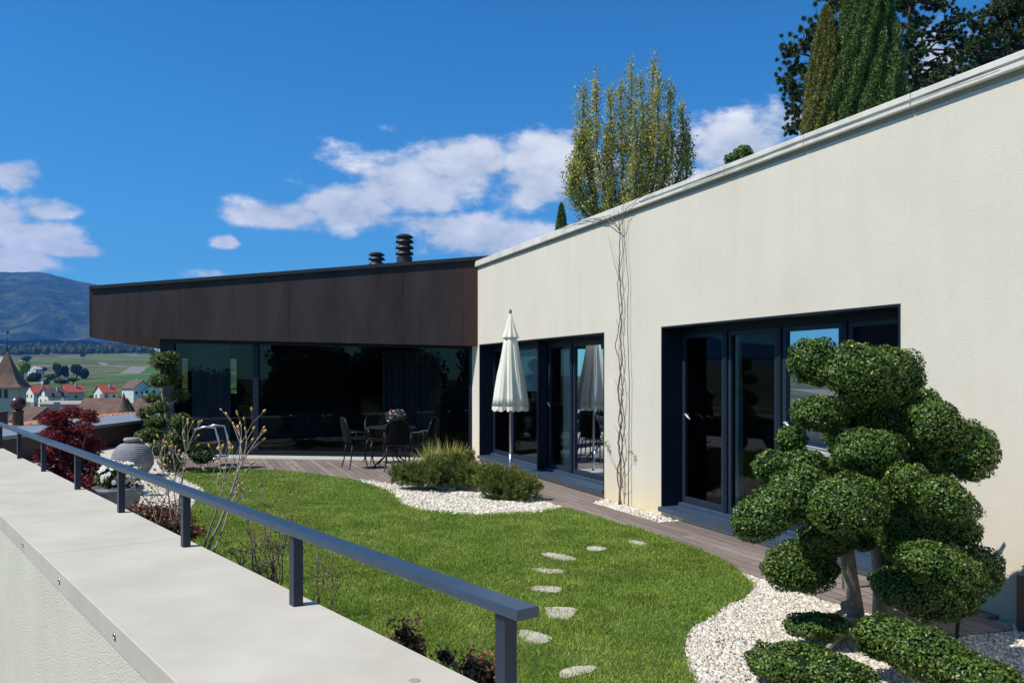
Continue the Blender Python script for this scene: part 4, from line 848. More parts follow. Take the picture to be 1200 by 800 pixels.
def flower_tub(label, cx, cy, z0, r, h, col, oval, flower, fcol, fn, fsize, spread, fh, name='potted_plant', tm=None, eye=None):
    t = thing(name, label, 'potted plant', (cx, cy, z0))
    k = MB(); k.lathe([(r*.62, z0), (r*.8, z0+h*.35), (r*.93, z0+h*.8), (r*1.0, z0+h*.88), (r*1.0, z0+h), (r*.92, z0+h), (r*.88, z0+h*.85), (0, z0+h*.84)], (cx, cy, 0), 32, lambda th, z: 1/math.sqrt(math.cos(th)**2+(math.sin(th)/oval)**2)); k.build('pot', tm or mat('pot_'+flower, col, .6), t, smooth=True)
    lm = mat('leafy_'+flower, (.05, .11, .03), .5, island=[(.03, .07, .02), (.06, .13, .035), (.09, .17, .05)], transl=.2)
    pad('foliage', [((cx, cy, z0+h+fh*.35), (spread, spread*.8, fh*.6), 0)], fsize*.9, 2600*(.045/fsize)**2, lm, t, thick=.3, core=.7)
    p, nn = ell_points((cx, cy, z0+h+fh*.4), (spread*1.03, spread*.85, fh*.66), fn, 0, .05, .1, 0)
    fm_ = mat('petal_'+flower, fcol, .6, transl=.2); V = []; F_ = []; mi = []
    for q, n_ in zip(p, nn):
        n_ = n_ + np.array([-.25, -.6, .3]); n_ /= np.linalg.norm(n_); a = np.cross(n_, [0, 0, 1.]); a /= np.linalg.norm(a); b = np.cross(n_, a); K = 8; o_ = len(V)
        V.append(q + n_*fsize*.1)
        for i in range(K*2):
            th = math.pi*i/K; rr = fsize*(.62 if i % 2 else .42); V.append(q + rr*(math.cos(th)*a + math.sin(th)*b) + n_*fsize*.05)
        for i in range(K*2): F_.append((o_, o_+1+i, o_+1+(i+1) % (K*2))); mi.append(0)
        if eye:
            o_ = len(V)
            for i in range(6): th = math.pi*i/3; V.append(q + fsize*.17*(math.cos(th)*a+math.sin(th)*b) + n_*fsize*.13)
            F_ += [(o_, o_+1, o_+2), (o_, o_+2, o_+3), (o_, o_+3, o_+4), (o_, o_+4, o_+5)]; mi += [1]*4
    rawmesh('blossom', np.array(V), np.array(F_), [fm_, mat('flower_eye', (.5, .35, .05), .7)], t, mi=mi)
flower_tub('small white pot with pink flowers on the round iron table', TC[0]+.1, TC[1]-.05, .741, .17, .12, (.62, .62, .62), .6, 'pink', (.55, .16, .42), 26, .035, .18, .20)
stonepot = mat('dark_stone_pot', (.16, .17, .18), .8, var=(.24, .25, .26), vscale=12, bump=.3)
flower_tub('dark stone bowl of white daisies behind the handrail', D(138, 590, 10.6)[0], 10.6, -.03, .30, .34, (.2, .2, .2), 1, 'white', (.8, .8, .76), 60, .058, .27, .30, tm=stonepot, eye=1)

# urn
def urn():
    X, Y = D(155, 558, 14.2)[0], 14.2; t = thing('stone_urn', 'squat ribbed grey stone urn with a flat lid on gravel', 'urn', (X, Y, 0)); m = mat('grey_stone_urn', (.20, .20, .21), .85, var=(.29, .29, .30), vscale=10, bump=.3, bscale=60)
    prof = [(.20, -.02), (.23, .0), (.33, .1), (.40, .2)]; rib = []
    for i in range(46):
        z = .22 + i*.34/45; u_ = (z-.22)/.34; r = .13 + .27*math.sqrt(max(0, 1-u_**2.0)); rib.append((r + .006*(1 if (i//2) % 2 else -1), z))
    prof += rib + [(.12, .565), (.11, .58)]; prof = [(a*.84, b) for a, b in prof]
    k = MB(); k.lathe(prof, (X, Y, 0), 56); k.build('body', m, t, smooth=False)
    k = MB(); k.lathe([(0, .578), (.12, .58), (.138, .60), (.138, .625), (.12, .645), (.0, .65)], (X, Y, 0), 40); k.build('lid', m, t, smooth=True, bevel=0)
urn()

# red maple
def maple():
    Y = 11.9; t = thing('red_maple', 'dark red Japanese maple with fine feathery leaves behind the handrail', 'tree', (D(92, 500, Y)[0], Y, 0))
    m = mat('maple_leaf', (.14, .015, .02), .55, island=[(.09, .010, .016), (.17, .018, .025), (.27, .028, .038), (.38, .05, .05)], transl=.35)
    cl = [(62, 488, 17, 9), (84, 482, 15, 8), (105, 487, 10, 9), (72, 498, 16, 8), (95, 500, 14, 7), (60, 508, 16, 8), (80, 515, 22, 12), (105, 520, 18, 12), (65, 530, 24, 14), (95, 540, 28, 14), (60, 552, 24, 14), (90, 565, 34, 15), (118, 560, 16, 13), (70, 580, 28, 14), (105, 582, 26, 12), (55, 570, 20, 16)]
    Vs = []; Fs = []; off = 0; k = MB(); base_ = (D(92, 500, Y)[0], Y, -.02)
    for (px, py, rx, ry) in cl:
        yy = Y + RNG.uniform(-.25, .25); c = np.array(D(px, py, yy)); r = np.array([rx*yy/F, rx*yy/F*.9, ry*yy/F]); n = int(rx*ry*2.6)
        p = c + unit(RNG.normal(0, 1, (n, 3)))*(RNG.uniform(0, 1, (n, 1))**.45)*r; p[:, 2] -= (np.abs(p[:, 0]-c[0])/r[0])**2*r[2]*.5
        for q in range(4):   # each leaf is a small hand of narrow lobes
            d = unit(np.column_stack([RNG.normal(0, 1, n), RNG.normal(0, 1, n), RNG.normal(-.35, .4, n)])); V, F3 = blade_arrays(p, d, .055*RNG.uniform(.6, 1.2, n), .011, .4); Vs.append(V); Fs.append(F3+off); off += len(V)
        k.tube(wob(base_, tuple(c), 7, .06, int(px)), taper(7, .024, .004), 6)
    rawmesh('crown', np.concatenate(Vs), np.concatenate(Fs), m, t); k.build('trunk', mat('dark_twig', (.06, .035, .03), .9), t, smooth=True)
maple()

# budding shrubs
def bud_shrub(label, trees, base_px, Y, budcol='bud'):
    bx = D(*base_px, Y)[0]; t = thing('budding_shrub', label, 'shrub', (bx, Y, 0), 'budding shrubs beside the parapet')
    tw = mat('pale_twig', (.22, .18, .14), .9, var=(.36, .31, .25), vscale=40); k = MB(); rs = random.Random(int(Y*100))
    def branch(a, dirv, ln, r, depth):
        n = 4; pts = [a]; d = dirv.normalized()
        for i in range(n): d = (d + Vector((rs.uniform(-.13, .13), rs.uniform(-.13, .13), rs.uniform(-.02, .12)))).normalized(); pts.append(pts[-1] + d*ln/n)
        k.tube(pts, taper(n, r, r*.65), 6)
        if depth == 0:
            q = pts[-1]; R1 = .0088*rs.uniform(.9, 1.4); yb = rs.random() < .8; kb = MB(); kb.tube([q, q+d*R1*1.0, q+d*R1*2.2, q+d*R1*3.4], [R1*.5, R1, R1*.8, R1*.1], 7); kb.build('bud', mat('yellow_bud', (.55, .38, .07), .5, var=(.62, .30, .10), vscale=20) if yb else mat('lime_leaf', (.38, .45, .06), .5), t, smooth=True); return
        for j in range(rs.choice([2, 3]) if depth > 1 else rs.choice([2, 3, 3])):
            an = rs.uniform(0, 6.28); side = Vector((math.cos(an), math.sin(an), rs.uniform(.1, .6))); branch(pts[-1] if j < 2 else pts[2], (d*.9 + side*.75), ln*rs.uniform(.45, .75), r*.62, depth-1)
    for (path, r) in trees:
        pts = [D(px, py, yy) for (px, py, yy) in path]; pts = [Vector(p) for p in pts]
        full = []
        for i in range(len(pts)-1):
            for j in range(4): full.append(pts[i].lerp(pts[i+1], j/4) + Vector((rs.uniform(-1, 1), rs.uniform(-1, 1), 0))*.006)
        full.append(pts[-1]); k.tube(full, taper(len(full)-1, r, r*.55), 7)
        d = (pts[-1]-pts[-2]).normalized(); branch(pts[-1], d + Vector((.5, 0, .1)), .2, r*.5, 1); branch(pts[-1], d + Vector((-.6, .2, .1)), .2, r*.5, 1); branch(pts[-1], d, .17, r*.5, 1)
        for q in (len(full)*2//3, len(full)//2): branch(full[q], d*.6 + Vector((rs.choice([-1, 1]), rs.uniform(-.4, .4), .2)), .16, r*.45, 1)
    k.build('branch', tw, t, smooth=True)
bud_shrub('tall budding shrub with the thickest leaning stem and yellow buds over the lawn', [([(240, 655, 6.9), (262, 600, 6.9), (284, 540, 6.95)], .014), ([(240, 640, 6.9), (256, 590, 6.8), (262, 565, 6.8)], .009), ([(248, 655, 6.8), (275, 580, 7.1), (282, 520, 7.2)], .008)], (240, 650), 6.9)
bud_shrub('budding shrub with yellow buds in front of the small cloud-pruned tree', [([(205, 630, 8.0), (214, 560, 8.0), (218, 530, 8.0)], .011), ([(203, 625, 8.0), (196, 570, 8.0), (190, 550, 8.0)], .008), ([(206, 620, 8), (204, 575, 8), (206, 555, 8)], .007)], (205, 625), 8.0)
bud_shrub('low budding shrub with sparse yellow buds between daisies and lawn', [([(186, 622, 8.9), (180, 595, 8.9), (168, 582, 8.9)], .008), ([(187, 622, 8.9), (190, 590, 8.9), (195, 580, 8.9)], .007)], (187, 620), 8.9)
def twig_shrub(label, px, Y, top, n, leafm, seedv, spreadpx=40, leafn=260, name='twiggy_shrub', leaf=.03, r0=.007, cat='shrub', y0=None):
    rs = random.Random(seedv); bx = D(px, 500, Y)[0]; t = thing(name, label, cat, (bx, Y, 0)); k = MB(); ends = []
    for i in range(n):
        tp = Vector(D(px + rs.uniform(-1, 1)*spreadpx, top + rs.uniform(0, .45)*(HY + 1720/Y - top), Y + rs.uniform(-.15, .15))); pts = wob((bx + rs.uniform(-.06, .06), Y + rs.uniform(-.06, .06), 0), tp, 6, .03, seedv*31+i); k.tube(pts, taper(6, r0, r0*.4), 6)
        for j in range(5):
            a = pts[rs.choice([3, 4, 5, 6])]; b = a + Vector((rs.uniform(-1, 1), rs.uniform(-1, 1), rs.uniform(.1, 1)))*.10; k.tube([a, (a+b)/2+Vector((0, 0, .01)), b], [r0*.5, r0*.4, r0*.2], 5); ends.append(b)
        ends.append(tp)
    k.build('branch', mat('brown_twig', (.14, .10, .075), .9, var=(.24, .18, .13), vscale=40), t, smooth=True)
    idx = RNG.integers(0, len(ends), leafn); p = np.array([tuple(e) for e in ends])[idx] + RNG.normal(0, .022, (leafn, 3)); V, F4 = leaves_arrays(p, np.tile([0, 0, 1.], (leafn, 1)), leaf*RNG.uniform(.6, 1.2, leafn), .5, 1.2); rawmesh('foliage', V, F4, leafm, t)
greenleaf = mat('fresh_leaf', (.12, .18, .03), .55, island=[(.07, .12, .02), (.14, .20, .03), (.24, .27, .06), (.16, .09, .04)], transl=.3)
redleaf = mat('barberry_leaf', (.10, .035, .025), .5, island=[(.09, .03, .022), (.20, .06, .045), (.34, .09, .065), (.22, .13, .06), (.12, .10, .04)], transl=.2)
twig_shrub('bushy bare-stemmed shrub with tiny green leaves behind the second nearest rail posts', 318, 5.85, 560, 12, greenleaf, 11, 34, 420, leaf=.022)
twig_shrub('thin bare shrub leaning out over the slab edge left of the near rail post', 372, 5.3, 640, 5, greenleaf, 12, 36, 60, leaf=.018, r0=.006)
twig_shrub('yellow-tipped low shrub behind the long rail span', 290, 6.3, 615, 7, mat('yellow_leaf', (.35, .36, .05), .6, island=[(.3, .33, .04), (.5, .45, .08), (.15, .2, .03)], transl=.3), 13, 26, 200, leaf=.022)
def low_shrub(label, px, py, rx, ry, Y, m, leaf=.028, dens=2600, core=.55):
    t = thing('low_shrub', label, 'shrub', (D(px, py, Y)[0], Y, 0)); pad('foliage', [(D(px, py, Y), (rx*Y/F, rx*Y/F*.8, ry*Y/F), 0), (D(px+rx*.5, py+ry*.5, Y), (rx*.6*Y/F, rx*Y/F*.6, ry*.6*Y/F), 0)], leaf, dens, m, t, thick=.45, core=core, wild=1.2, lump=.25)
    k = MB(); 
    for i in range(4): k.tube(wob((D(px, py, Y)[0]+.02*i, Y, -.01), D(px+RNG.uniform(-.6, .6)*rx, py+RNG.uniform(-.8, .2)*ry, Y), 5, .02, i), taper(5, .007, .003), 5)
    k.build('stem', MATS['brown_twig'], t)
low_shrub('red-brown barberry clump at the slab edge left of the near rail post', 474, 752, 26, 30, 4.15, redleaf, .022, 3400)
low_shrub('red-brown barberry clump behind the nearest rail post', 560, 786, 34, 26, 3.85, redleaf, .022, 3400)
low_shrub('small red barberry sprig between the two larger clumps', 520, 768, 14, 12, 3.98, redleaf, .02, 3000)
low_shrub('dark bronze ground-hugging shrub below the daisy bowl', 180, 602, 42, 14, 9.2, redleaf, .035, 1500)
low_shrub('bronze shrub behind the slab beside the budding stems', 212, 618, 26, 14, 7.9, redleaf, .03, 1900)

# chrome lounge chair at the pavilion corner
def lounge():
    Y = 15.6; t = thing('lounge_chair', 'tubular chrome lounge chair standing before the left pavilion pane', 'chair', (D(245, 535, Y)[0], Y, 0))
    for dy, nm in ((0, 0), (.5, 1)):
        k = MB(); pts = [D(228, 503, Y), D(240, 500, Y), D(252, 501, Y), D(256, 515, Y), D(259, 530, Y), D(256, 537, Y), D(246, 538, Y), D(232, 538, Y)]; k.tube([(p[0], p[1]+dy, p[2]) for p in pts], .02, 8); k.build('side_frame', mat('chrome', (.7, .7, .72), .25, metal=.8), t, smooth=True)
    a = D(230, 520, Y); b = D(254, 522, Y); k = MB(); k.box((a[0], Y+.02, a[2]-.03), (b[0], Y+.48, a[2]+.03)); k.build('seat', mat('black_sling', (.02, .02, .022), .7), t, bevel=.02)
    a = D(228, 518, Y); c_ = D(222, 492, Y); k = MB(); k.add([(a[0], Y+.02, a[2]), (a[0], Y+.48, a[2]), (c_[0], Y+.48, c_[2]), (c_[0], Y+.02, c_[2]), (a[0]+.04, Y+.02, a[2]), (a[0]+.04, Y+.48, a[2]), (c_[0]+.04, Y+.48, c_[2]), (c_[0]+.04, Y+.02, c_[2])], [(0,1,2,3),(7,6,5,4),(0,4,5,1),(1,5,6,2),(2,6,7,3),(3,7,4,0)]); k.build('backrest', MATS['black_sling'], t)
lounge()

# wooden table with wire basket behind the big tree, corten box with lantern
def wall_table():
    s = sY(6.58); t = thing('side_table', 'weathered dark wooden table against the wall behind the cloud-pruned tree', 'table', wpt(s, -.35, 0)); wd = mat('grey_wood', (.05, .035, .03), .8, var=(.095, .07, .06), vscale=3, stretch=(1, 12, 1))
    for i in range(5):
        k = MB(WM); k.box((s-.50, -.54+i*.10, .635), (s+.28, -.45+i*.10, .66)); k.build('plank', wd, t, bevel=.004)
    k = MB(WM); k.box((s-.46, -.50, .56), (s+.24, -.08, .633)); k.build('apron', wd, t)
    for a in (-.45, .22):
        for b in (-.50, -.12): k = MB(WM); k.box((s+a, b, 0), (s+a+.04, b+.04, .56)); k.build('leg', wd, t)
    bt = thing('wire_basket', 'black curled wire basket at the end of the wooden table by the wall', 'basket', wpt(s+.2, -.25, .661)); k = MB(WM); s = s+.02; cx, cy = s+.20, -.25
    for z, r in ((.666, .10), (.71, .14), (.77, .16)): k.tube([(cx+r*math.cos(q/20*2*math.pi)*1.3, cy+r*math.sin(q/20*2*math.pi)*.8, z) for q in range(21)], .005, 5, caps=False)
    for i in range(14):
        a = 2*math.pi*i/14; k.tube([(cx+(.125+.02*math.cos(q/10*2*math.pi))*math.cos(a)*1.3, cy+(.155+.02*math.cos(q/10*2*math.pi))*math.sin(a)*.8, .72+.045*math.sin(q/10*2*math.pi)) for q in range(11)], .004, 5, caps=False)
        k.tube([(cx+.10*math.cos(a)*1.3, cy+.10*math.sin(a)*.8, .666), (cx+.16*math.cos(a+.3)*1.3, cy+.16*math.sin(a+.3)*.8, .77)], .004, 5)
    k.build('wire', blackm, bt)
wall_table()
def rust_box():
    c = wpt(sY(5.66), -.22, -.02); t = thing('steel_planter', 'rusty steel planter box at the foot of the stucco wall near the lantern', 'planter', c); s = sY(5.66)
    m = mat('rusty_planter', (.20, .085, .04), .7, var=(.11, .09, .085), vscale=3.5, bump=.1)
    k = MB(WM); k.box((s-.18, -.15, -.02), (s+.45, -.006, .36)); k.box((s-.16, -.13, .355), (s+.43, -.02, .362)); k.build('body', m, t, bevel=.004)
    l = thing('garden_lantern', 'small teal metal lantern with pitched lid on the rusty planter box', 'lantern', wpt(s-.12, -.30, .353)); tl = mat('teal_metal', (.02, .22, .20), .4)
    k = MB(WM); k.box((s-.12, -.12, .363), (s+.0, -.03, .42)); k.build('body', tl, l, bevel=.006)
    k = MB(WM); k.add([(s-.15, -.15, .42), (s+.03, -.15, .42), (s+.03, -.004, .42), (s-.15, -.004, .42), (s-.06, -.075, .47)], [(0,1,4),(1,2,4),(2,3,4),(3,0,4),(3,2,1,0)]); k.build('lid', blackm, l)
rust_box()

# ------------------------------------------------------------------ trees beyond the wall
def limb_crown(t, cl, dens, leaf, m, name='crown', wild=1.2, aspect=.6, fill=.45, droop=0):
    Vs = []; Fs = []; off = 0
    for (c, r) in cl:
        n = int(dens*r[0]*r[2]*4); p = np.array(c) + unit(RNG.normal(0, 1, (n, 3)))*(RNG.uniform(0, 1, (n, 1))**fill)*np.array(r)
        V, F4 = leaves_arrays(p, p-np.array(c)+np.array([0, 0, r[2]*.5]), leaf*RNG.uniform(.6, 1.3, n), aspect, wild); Vs.append(V); Fs.append(F4+off); off += len(V)
    return rawmesh(name, np.concatenate(Vs), np.concatenate(Fs), m, t)
def poplar():
    Y = 60; g = height(7, Y); t = thing('poplar_tree', 'tall spring poplar with many upright limbs and sparse yellow-green leaves above the coping', 'tree', (D(735, 300, Y)[0], Y, float(g)))
    k = MB(); b0_ = Vector((D(735, 300, Y)[0], Y, float(g))); tops = [(678, 150, 0), (683, 100, .5), (700, 88, -1), (716, 100, 1), (728, 95, -.5), (739, 72, 0), (752, 84, 1), (766, 66, 0), (772, 85, -1), (786, 97, .5), (800, 118, 0), (803, 150, 1), (672, 190, -1), (690, 140, 1), (745, 120, -2), (760, 130, 2), (780, 140, -1.5), (710, 150, 2)]
    pts_all = []; rs = random.Random(3)
    for i, (px, py, dy) in enumerate(tops):
        top = Vector(D(px, py+9, Y+dy)); low = Vector(D(735 + (px-735)*.62, 262, Y+dy*.5)); mid = low.lerp(top, .5) + Vector(((px-735)*.012, 0, 0)); P_ = [b0_, b0_.lerp(low, .5), low] + [low.lerp(mid, q/3) for q in (1, 2, 3)] + [mid.lerp(top, q/4) for q in (1, 2, 3, 4)]
        P_ = [P_[0]] + [p + Vector((rs.uniform(-.12, .12), rs.uniform(-.12, .12), 0)) for p in P_[1:]]; k.tube(P_, taper(len(P_)-1, .15, .03), 6)
        for q in range(150):
            u_ = rs.random(); j = 2 + u_*(len(P_)-3); a = P_[int(j)].lerp(P_[min(int(j)+1, len(P_)-1)], j-int(j)); w_ = .5*(1-u_)**.5+.12
            e_ = a + Vector((rs.gauss(0, w_)*.6, rs.gauss(0, w_)*.6, rs.uniform(.1, .7))); pts_all.append(e_)
            if q % 5 == 0: k.tube([a, (a+e_)/2+Vector((0, 0, -.05)), e_], [.025, .016, .008], 4)
    k.build('trunk', mat('poplar_bark', (.09, .07, .055), .9, var=(.15, .12, .09), vscale=3), t)
    p = np.array([tuple(q) for q in pts_all]); n = 20; p = np.repeat(p, n, 0) + RNG.normal(0, 1, (len(p)*n, 3))*np.array([.14, .14, .36])
    # leaves thin out near the top
    z = (p[:, 2]-10)/14; keep = RNG.uniform(0, 1, len(p)) < np.clip(1.1 - .6*z, .3, 1); p = p[keep]
    m = mat('poplar_leaf', (.2, .24, .04), .55, island=[(.26, .30, .035), (.42, .44, .05), (.60, .58, .09), (.46, .42, .16), (.32, .27, .15)], transl=.35)
    V, F4 = leaves_arrays(p, np.tile([0, 0, 1.], (len(p), 1)), .15*RNG.uniform(.6, 1.3, len(p)), .75, 1.5); rawmesh('crown', V, F4, m, t)
poplar()
cyp_m = mat('cypress_leaf', (.04, .08, .02), .6, island=[(.035, .075, .014), (.07, .13, .02), (.12, .20, .03), (.18, .25, .05)], transl=.1)
cyp_y = mat('golden_cypress_leaf', (.1, .12, .02), .6, island=[(.09, .11, .018), (.18, .20, .03), (.28, .28, .05), (.2, .15, .05)], transl=.1)
def cypress(label, px, ytop, ybot_w, Y, m, n=26000, leaf=.17, base_y=300, lean=0):
    X = D(px, 0, Y)[0]; zt = D(px, ytop, Y)[2]; g = float(height(X, Y)); t = thing('cypress_tree', label, 'tree', (X, Y, g)); W_ = ybot_w*Y/F
    H = zt - g; v = RNG.uniform(0, 1, n)**.8; a = RNG.uniform(0, 2*math.pi, n)
    rr = W_*np.clip(1.0*(1-v)**.62*(.55+.45*np.clip(v*4, 0, 1)), .02, 1)*(1 + .16*np.sin(a*7+v*9)*np.sin(v*31+a*3) + .10*np.sin(a*13-v*50)); rr = rr*(1-np.abs(RNG.normal(0, .13, n)))
    p = np.column_stack([X + rr*np.cos(a) + lean*v, Y + rr*np.sin(a), g + v*H]); d = unit(np.column_stack([np.cos(a)*.35, np.sin(a)*.35, np.ones(n)*.8]) + RNG.normal(0, .55, (n, 3)))
    V1, F1 = blade_arrays(p, d, leaf*1.35*RNG.uniform(.5, 1.4, n), leaf*.42, .5)
    # dark inner body added to block light through the crown
    nu, nv = 18, 24; V2 = []
    for j in range(nv+1):
        vv = j/nv; r_ = W_*max(.02, (1-vv)**.62*(.55+.45*min(1, vv*4)))*.78
        for i in range(nu): th = 2*math.pi*i/nu; V2.append((X + r_*math.cos(th)*(1+.1*math.sin(3*th+vv*12)) + lean*vv, Y + r_*math.sin(th), g + vv*H*.97))
    F2 = []
    for j in range(nv):
        for i in range(nu): a_, b_, c_, d_ = j*nu+i, j*nu+(i+1) % nu, (j+1)*nu+(i+1) % nu, (j+1)*nu+i; F2 += [(a_, b_, c_), (a_, c_, d_)]
    rawmesh('crown', np.concatenate([V1, np.array(V2)]), np.concatenate([F1, np.array(F2)+len(V1)]), [m, core_block], t, mi=[0]*len(F1)+[1]*len(F2))
    k = MB(); k.tube([(X, Y, g-.2), (X, Y, g+H*.5)], [.3, .12], 8); k.build('trunk', bark, t)
cypress('tallest dark green cypress beyond the coping, in front of the black pine', 1016, -75, 78, 40, cyp_m, 220000, .085)
cypress('golden-green cypress leaning against the tall dark one', 968, 8, 52, 40.5, cyp_y, 120000, .085)
cypress('small dark cypress tip left of the poplar above the wall', 658, 239, 20, 55, cyp_m, 16000, .09)
def pine(label, tx, Y, clusters, limbs, top, m, leaf=.2, dens=1300):
    X = D(tx, 0, Y)[0]; g = float(height(X, Y)); t = thing('black_pine', label, 'tree', (X, Y, g)); cl = []; k = MB(); Vs = []; Fs = []; off = 0
    tr_ = [Vector((X, Y, g-.3)), Vector(D(tx, 150, Y)), Vector(D(tx+2, 60, Y)), Vector(D(*top, Y))]; k.tube([tr_[0], tr_[1], tr_[1].lerp(tr_[2], .5)+Vector((.35, 0, 0)), tr_[2]+Vector((-.2, 0, 0)), tr_[3]], [.24, .14, .12, .09, .03], 8)
    rs = random.Random(int(tx))
    for (px, py, r) in clusters:
        yy = Y + rs.uniform(-1.5, 1.5); c = Vector(D(px, py, yy)); a = min([tr_[1].lerp(tr_[3], q/10) for q in range(11)], key=lambda q: (q-(c-Vector((0, 0, abs(c.x-q.x)*.35)))).length); k.tube(wob(a, c, 5, .25, int(px*7)), taper(5, .09, .03), 5)
        R_ = r*Y/F*1.22
        for q in range(34):
            sc = c + Vector((rs.gauss(0, .6), rs.gauss(0, .6), rs.gauss(0, .42)))*R_; n = 110; rad = R_*.30
            p = np.array(tuple(sc)) + unit(RNG.normal(0, 1, (n, 3)))*rad*.25*RNG.uniform(0, 1, (n, 1)); d = unit(RNG.normal(0, 1, (n, 3)) + np.array([0, 0, .45])); V, F3 = blade_arrays(p, d, rad*RNG.uniform(.7, 1.15, n), .035, .2); Vs.append(V); Fs.append(F3+off); off += len(V)
            k.tube([c, (c+sc)/2, sc], [.03, .02, .01], 4)
    rawmesh('crown', np.concatenate(Vs), np.concatenate(Fs), m, t); k.build('trunk', mat('pine_bark', (.08, .055, .04), .9), t)
pine_m = mat('black_pine_needles', (.02, .045, .018), .6, island=[(.03, .055, .016), (.055, .10, .026), (.10, .15, .045)])
pine('broad black pine behind the golden-green cypress on the left', 955, 48, [(925, 60, 10), (932, 78, 11), (922, 96, 10), (935, 110, 12), (945, 50, 12), (930, 130, 9), (950, 85, 14), (960, 30, 12), (985, 8, 12), (940, 145, 10), (990, 0, 10), (928, 152, 7), (1000, -5, 12), (970, -10, 12)], None, (985, -40), pine_m)
pine('open-branched black pine right of the tallest cypress with sky between its limbs', 1066, 46, [(1060, 5, 13), (1085, 3, 10), (1105, 5, 9), (1075, 30, 12), (1060, 45, 13), (1110, 28, 9), (1125, 20, 8), (1120, 40, 9), (1100, 45, 8), (1070, 70, 12), (1058, 95, 12), (1080, 58, 8), (1062, 115, 10), (1090, 92, 8), (1105, 80, 7), (1078, 95, 9), (1112, 62, 8), (1130, 50, 7), (1098, 75, 7), (1050, -10, 16), (1095, -15, 12)], None, (1070, -60), pine_m)
pine('dense black pine at the top right corner over the coping', 1185, 44, [(1165, 10, 12), (1180, 5, 14), (1195, 15, 15), (1170, 30, 13), (1190, 40, 15), (1160, 45, 12), (1145, 30, 9), (1138, 52, 10), (1150, 60, 12), (1175, 62, 14), (1125, 68, 9), (1110, 85, 9), (1200, 60, 14), (1130, 82, 9), (1095, 95, 8), (1215, 30, 16), (1205, 0, 16), (1230, 60, 18), (1155, 75, 10), (1260, 10, 22)], None, (1190, -60), pine_m)
for (px, py, r, lb_) in ((857, 187, 7, 'small round treetop, lower one, peeking over the coping right of the poplar'), (871, 181, 10, 'small round treetop, bigger one, peeking over the coping right of the poplar')):
    Y = 50; c = D(px, py, Y); g = float(height(c[0], Y)); t = thing('round_tree', lb_, 'tree', (c[0], Y, g)); R_ = r*Y/F*1.15
    pad('crown', [((c[0], c[1], c[2]), (R_, R_, R_*.9), 0), ((c[0]+.2, c[1], c[2]-R_*.8), (R_*1.2, R_, R_), 0)], .12, 420, cyp_m, t, thick=.3, core=.75); k = MB(); k.tube([(c[0], Y, g-.2), c], [.14, .05], 6); k.build('trunk', bark, t)

# ------------------------------------------------------------------ town, church, fields trees, forest
white_w = mat('house_plaster', (.62, .61, .58), .9, var=(.70, .69, .66), vscale=.3); cream_w = mat('cream_plaster', (.50, .47, .38), .9); grey_w = mat('grey_plaster', (.34, .33, .30), .9)
red_r = mat('red_tiles', (.34, .06, .035), .85, var=(.42, .085, .05), vscale=.6, bump=.4, bscale=4, bdist=.1); brown_r = mat('brown_tiles', (.095, .052, .038), .9, var=(.17, .10, .075), vscale=.8, bump=.5, bscale=4, bdist=.1, detail=9); dark_r = mat('dark_tiles', (.06, .05, .05), .9, var=(.09, .075, .07), vscale=.8)
win_d = mat('dark_window', (.02, .025, .03), .3)
def house(label, px, ybase, Y, w, d, hw, hr_, yaw, wm_, rm, rows=1, cols=2, zb=None, eaves=.5, chim=True, group='village houses below the vineyards', redshut=False):
    X, _, z = D(px, ybase, Y); g = float(height(X, Y)); t = thing('village_house', label, 'house', (X, Y, z), group)
    M = Matrix.Translation((X, Y, 0)) @ Matrix.Rotation(yaw, 4, 'Z')
    k = MB(M); lo = min(g, z)-1; k.box((-w/2, -d/2, lo), (w/2, d/2, z+hw)); k.add([(-w/2, -d/2, z+hw), (w/2, -d/2, z+hw), (0, -d/2, z+hw+hr_), (-w/2, d/2, z+hw), (w/2, d/2, z+hw), (0, d/2, z+hw+hr_)], [(0, 1, 2), (5, 4, 3), (0, 2, 5, 3), (1, 4, 5, 2)]); k.build('wall', wm_, t)
    k = MB(M); sl_ = hr_/(w/2); e = eaves
    for sx in (-1, 1):
        A = (sx*(w/2+e), z+hw-sl_*e+.05); B = (0, z+hw+hr_+.05); vs = [(A[0], -d/2-e, A[1]), (B[0], -d/2-e, B[1]), (B[0], d/2+e, B[1]), (A[0], d/2+e, A[1])]; vs += [(a, b, c_+.25) for a, b, c_ in vs]; k.add(vs, [(0,1,2,3),(7,6,5,4),(0,4,5,1),(1,5,6,2),(2,6,7,3),(3,7,4,0)])
    r_ = k.build('roof', rm, t)
    if chim: k = MB(M); k.box((w*.15, d*.1, z+hw), (w*.15+.8, d*.1+.8, z+hw+hr_+1.0)); k.build('chimney', grey_w, r_)
    for face in (0, 1):
        for rr in range(rows):
            for c_ in range(cols):
                k = MB(M); zz = z + 1.0 + rr*2.7
                if face == 0: x = -w/2 + w*(c_+.5)/cols; k.box((x-.6, -d/2-.06, zz), (x+.6, -d/2+.02, zz+1.4))
                else: y = -d/2 + d*(c_+.5)/cols; k.box((w/2-.02, y-.6, zz), (w/2+.06, y+.6, zz+1.4))
                k.build('window', win_d, t)
    return t
yw = R(-30)
house('white chalet with bright red roof nearest the church spire', 45, 468, 405, 9, 8, 3.2, 3.4, R(-38), white_w, red_r, 1, 2)
house('white house with dark grey gable roof between the two red-roofed chalets', 62, 474, 370, 9.5, 8, 3.6, 3.2, R(-38), white_w, dark_r, 2, 2)
house('white gabled house with red roof and round-topped front right of the dark-roofed one', 84, 468.5, 405, 8.8, 8, 3.8, 3.2, R(-38), cream_w, red_r, 1, 1)
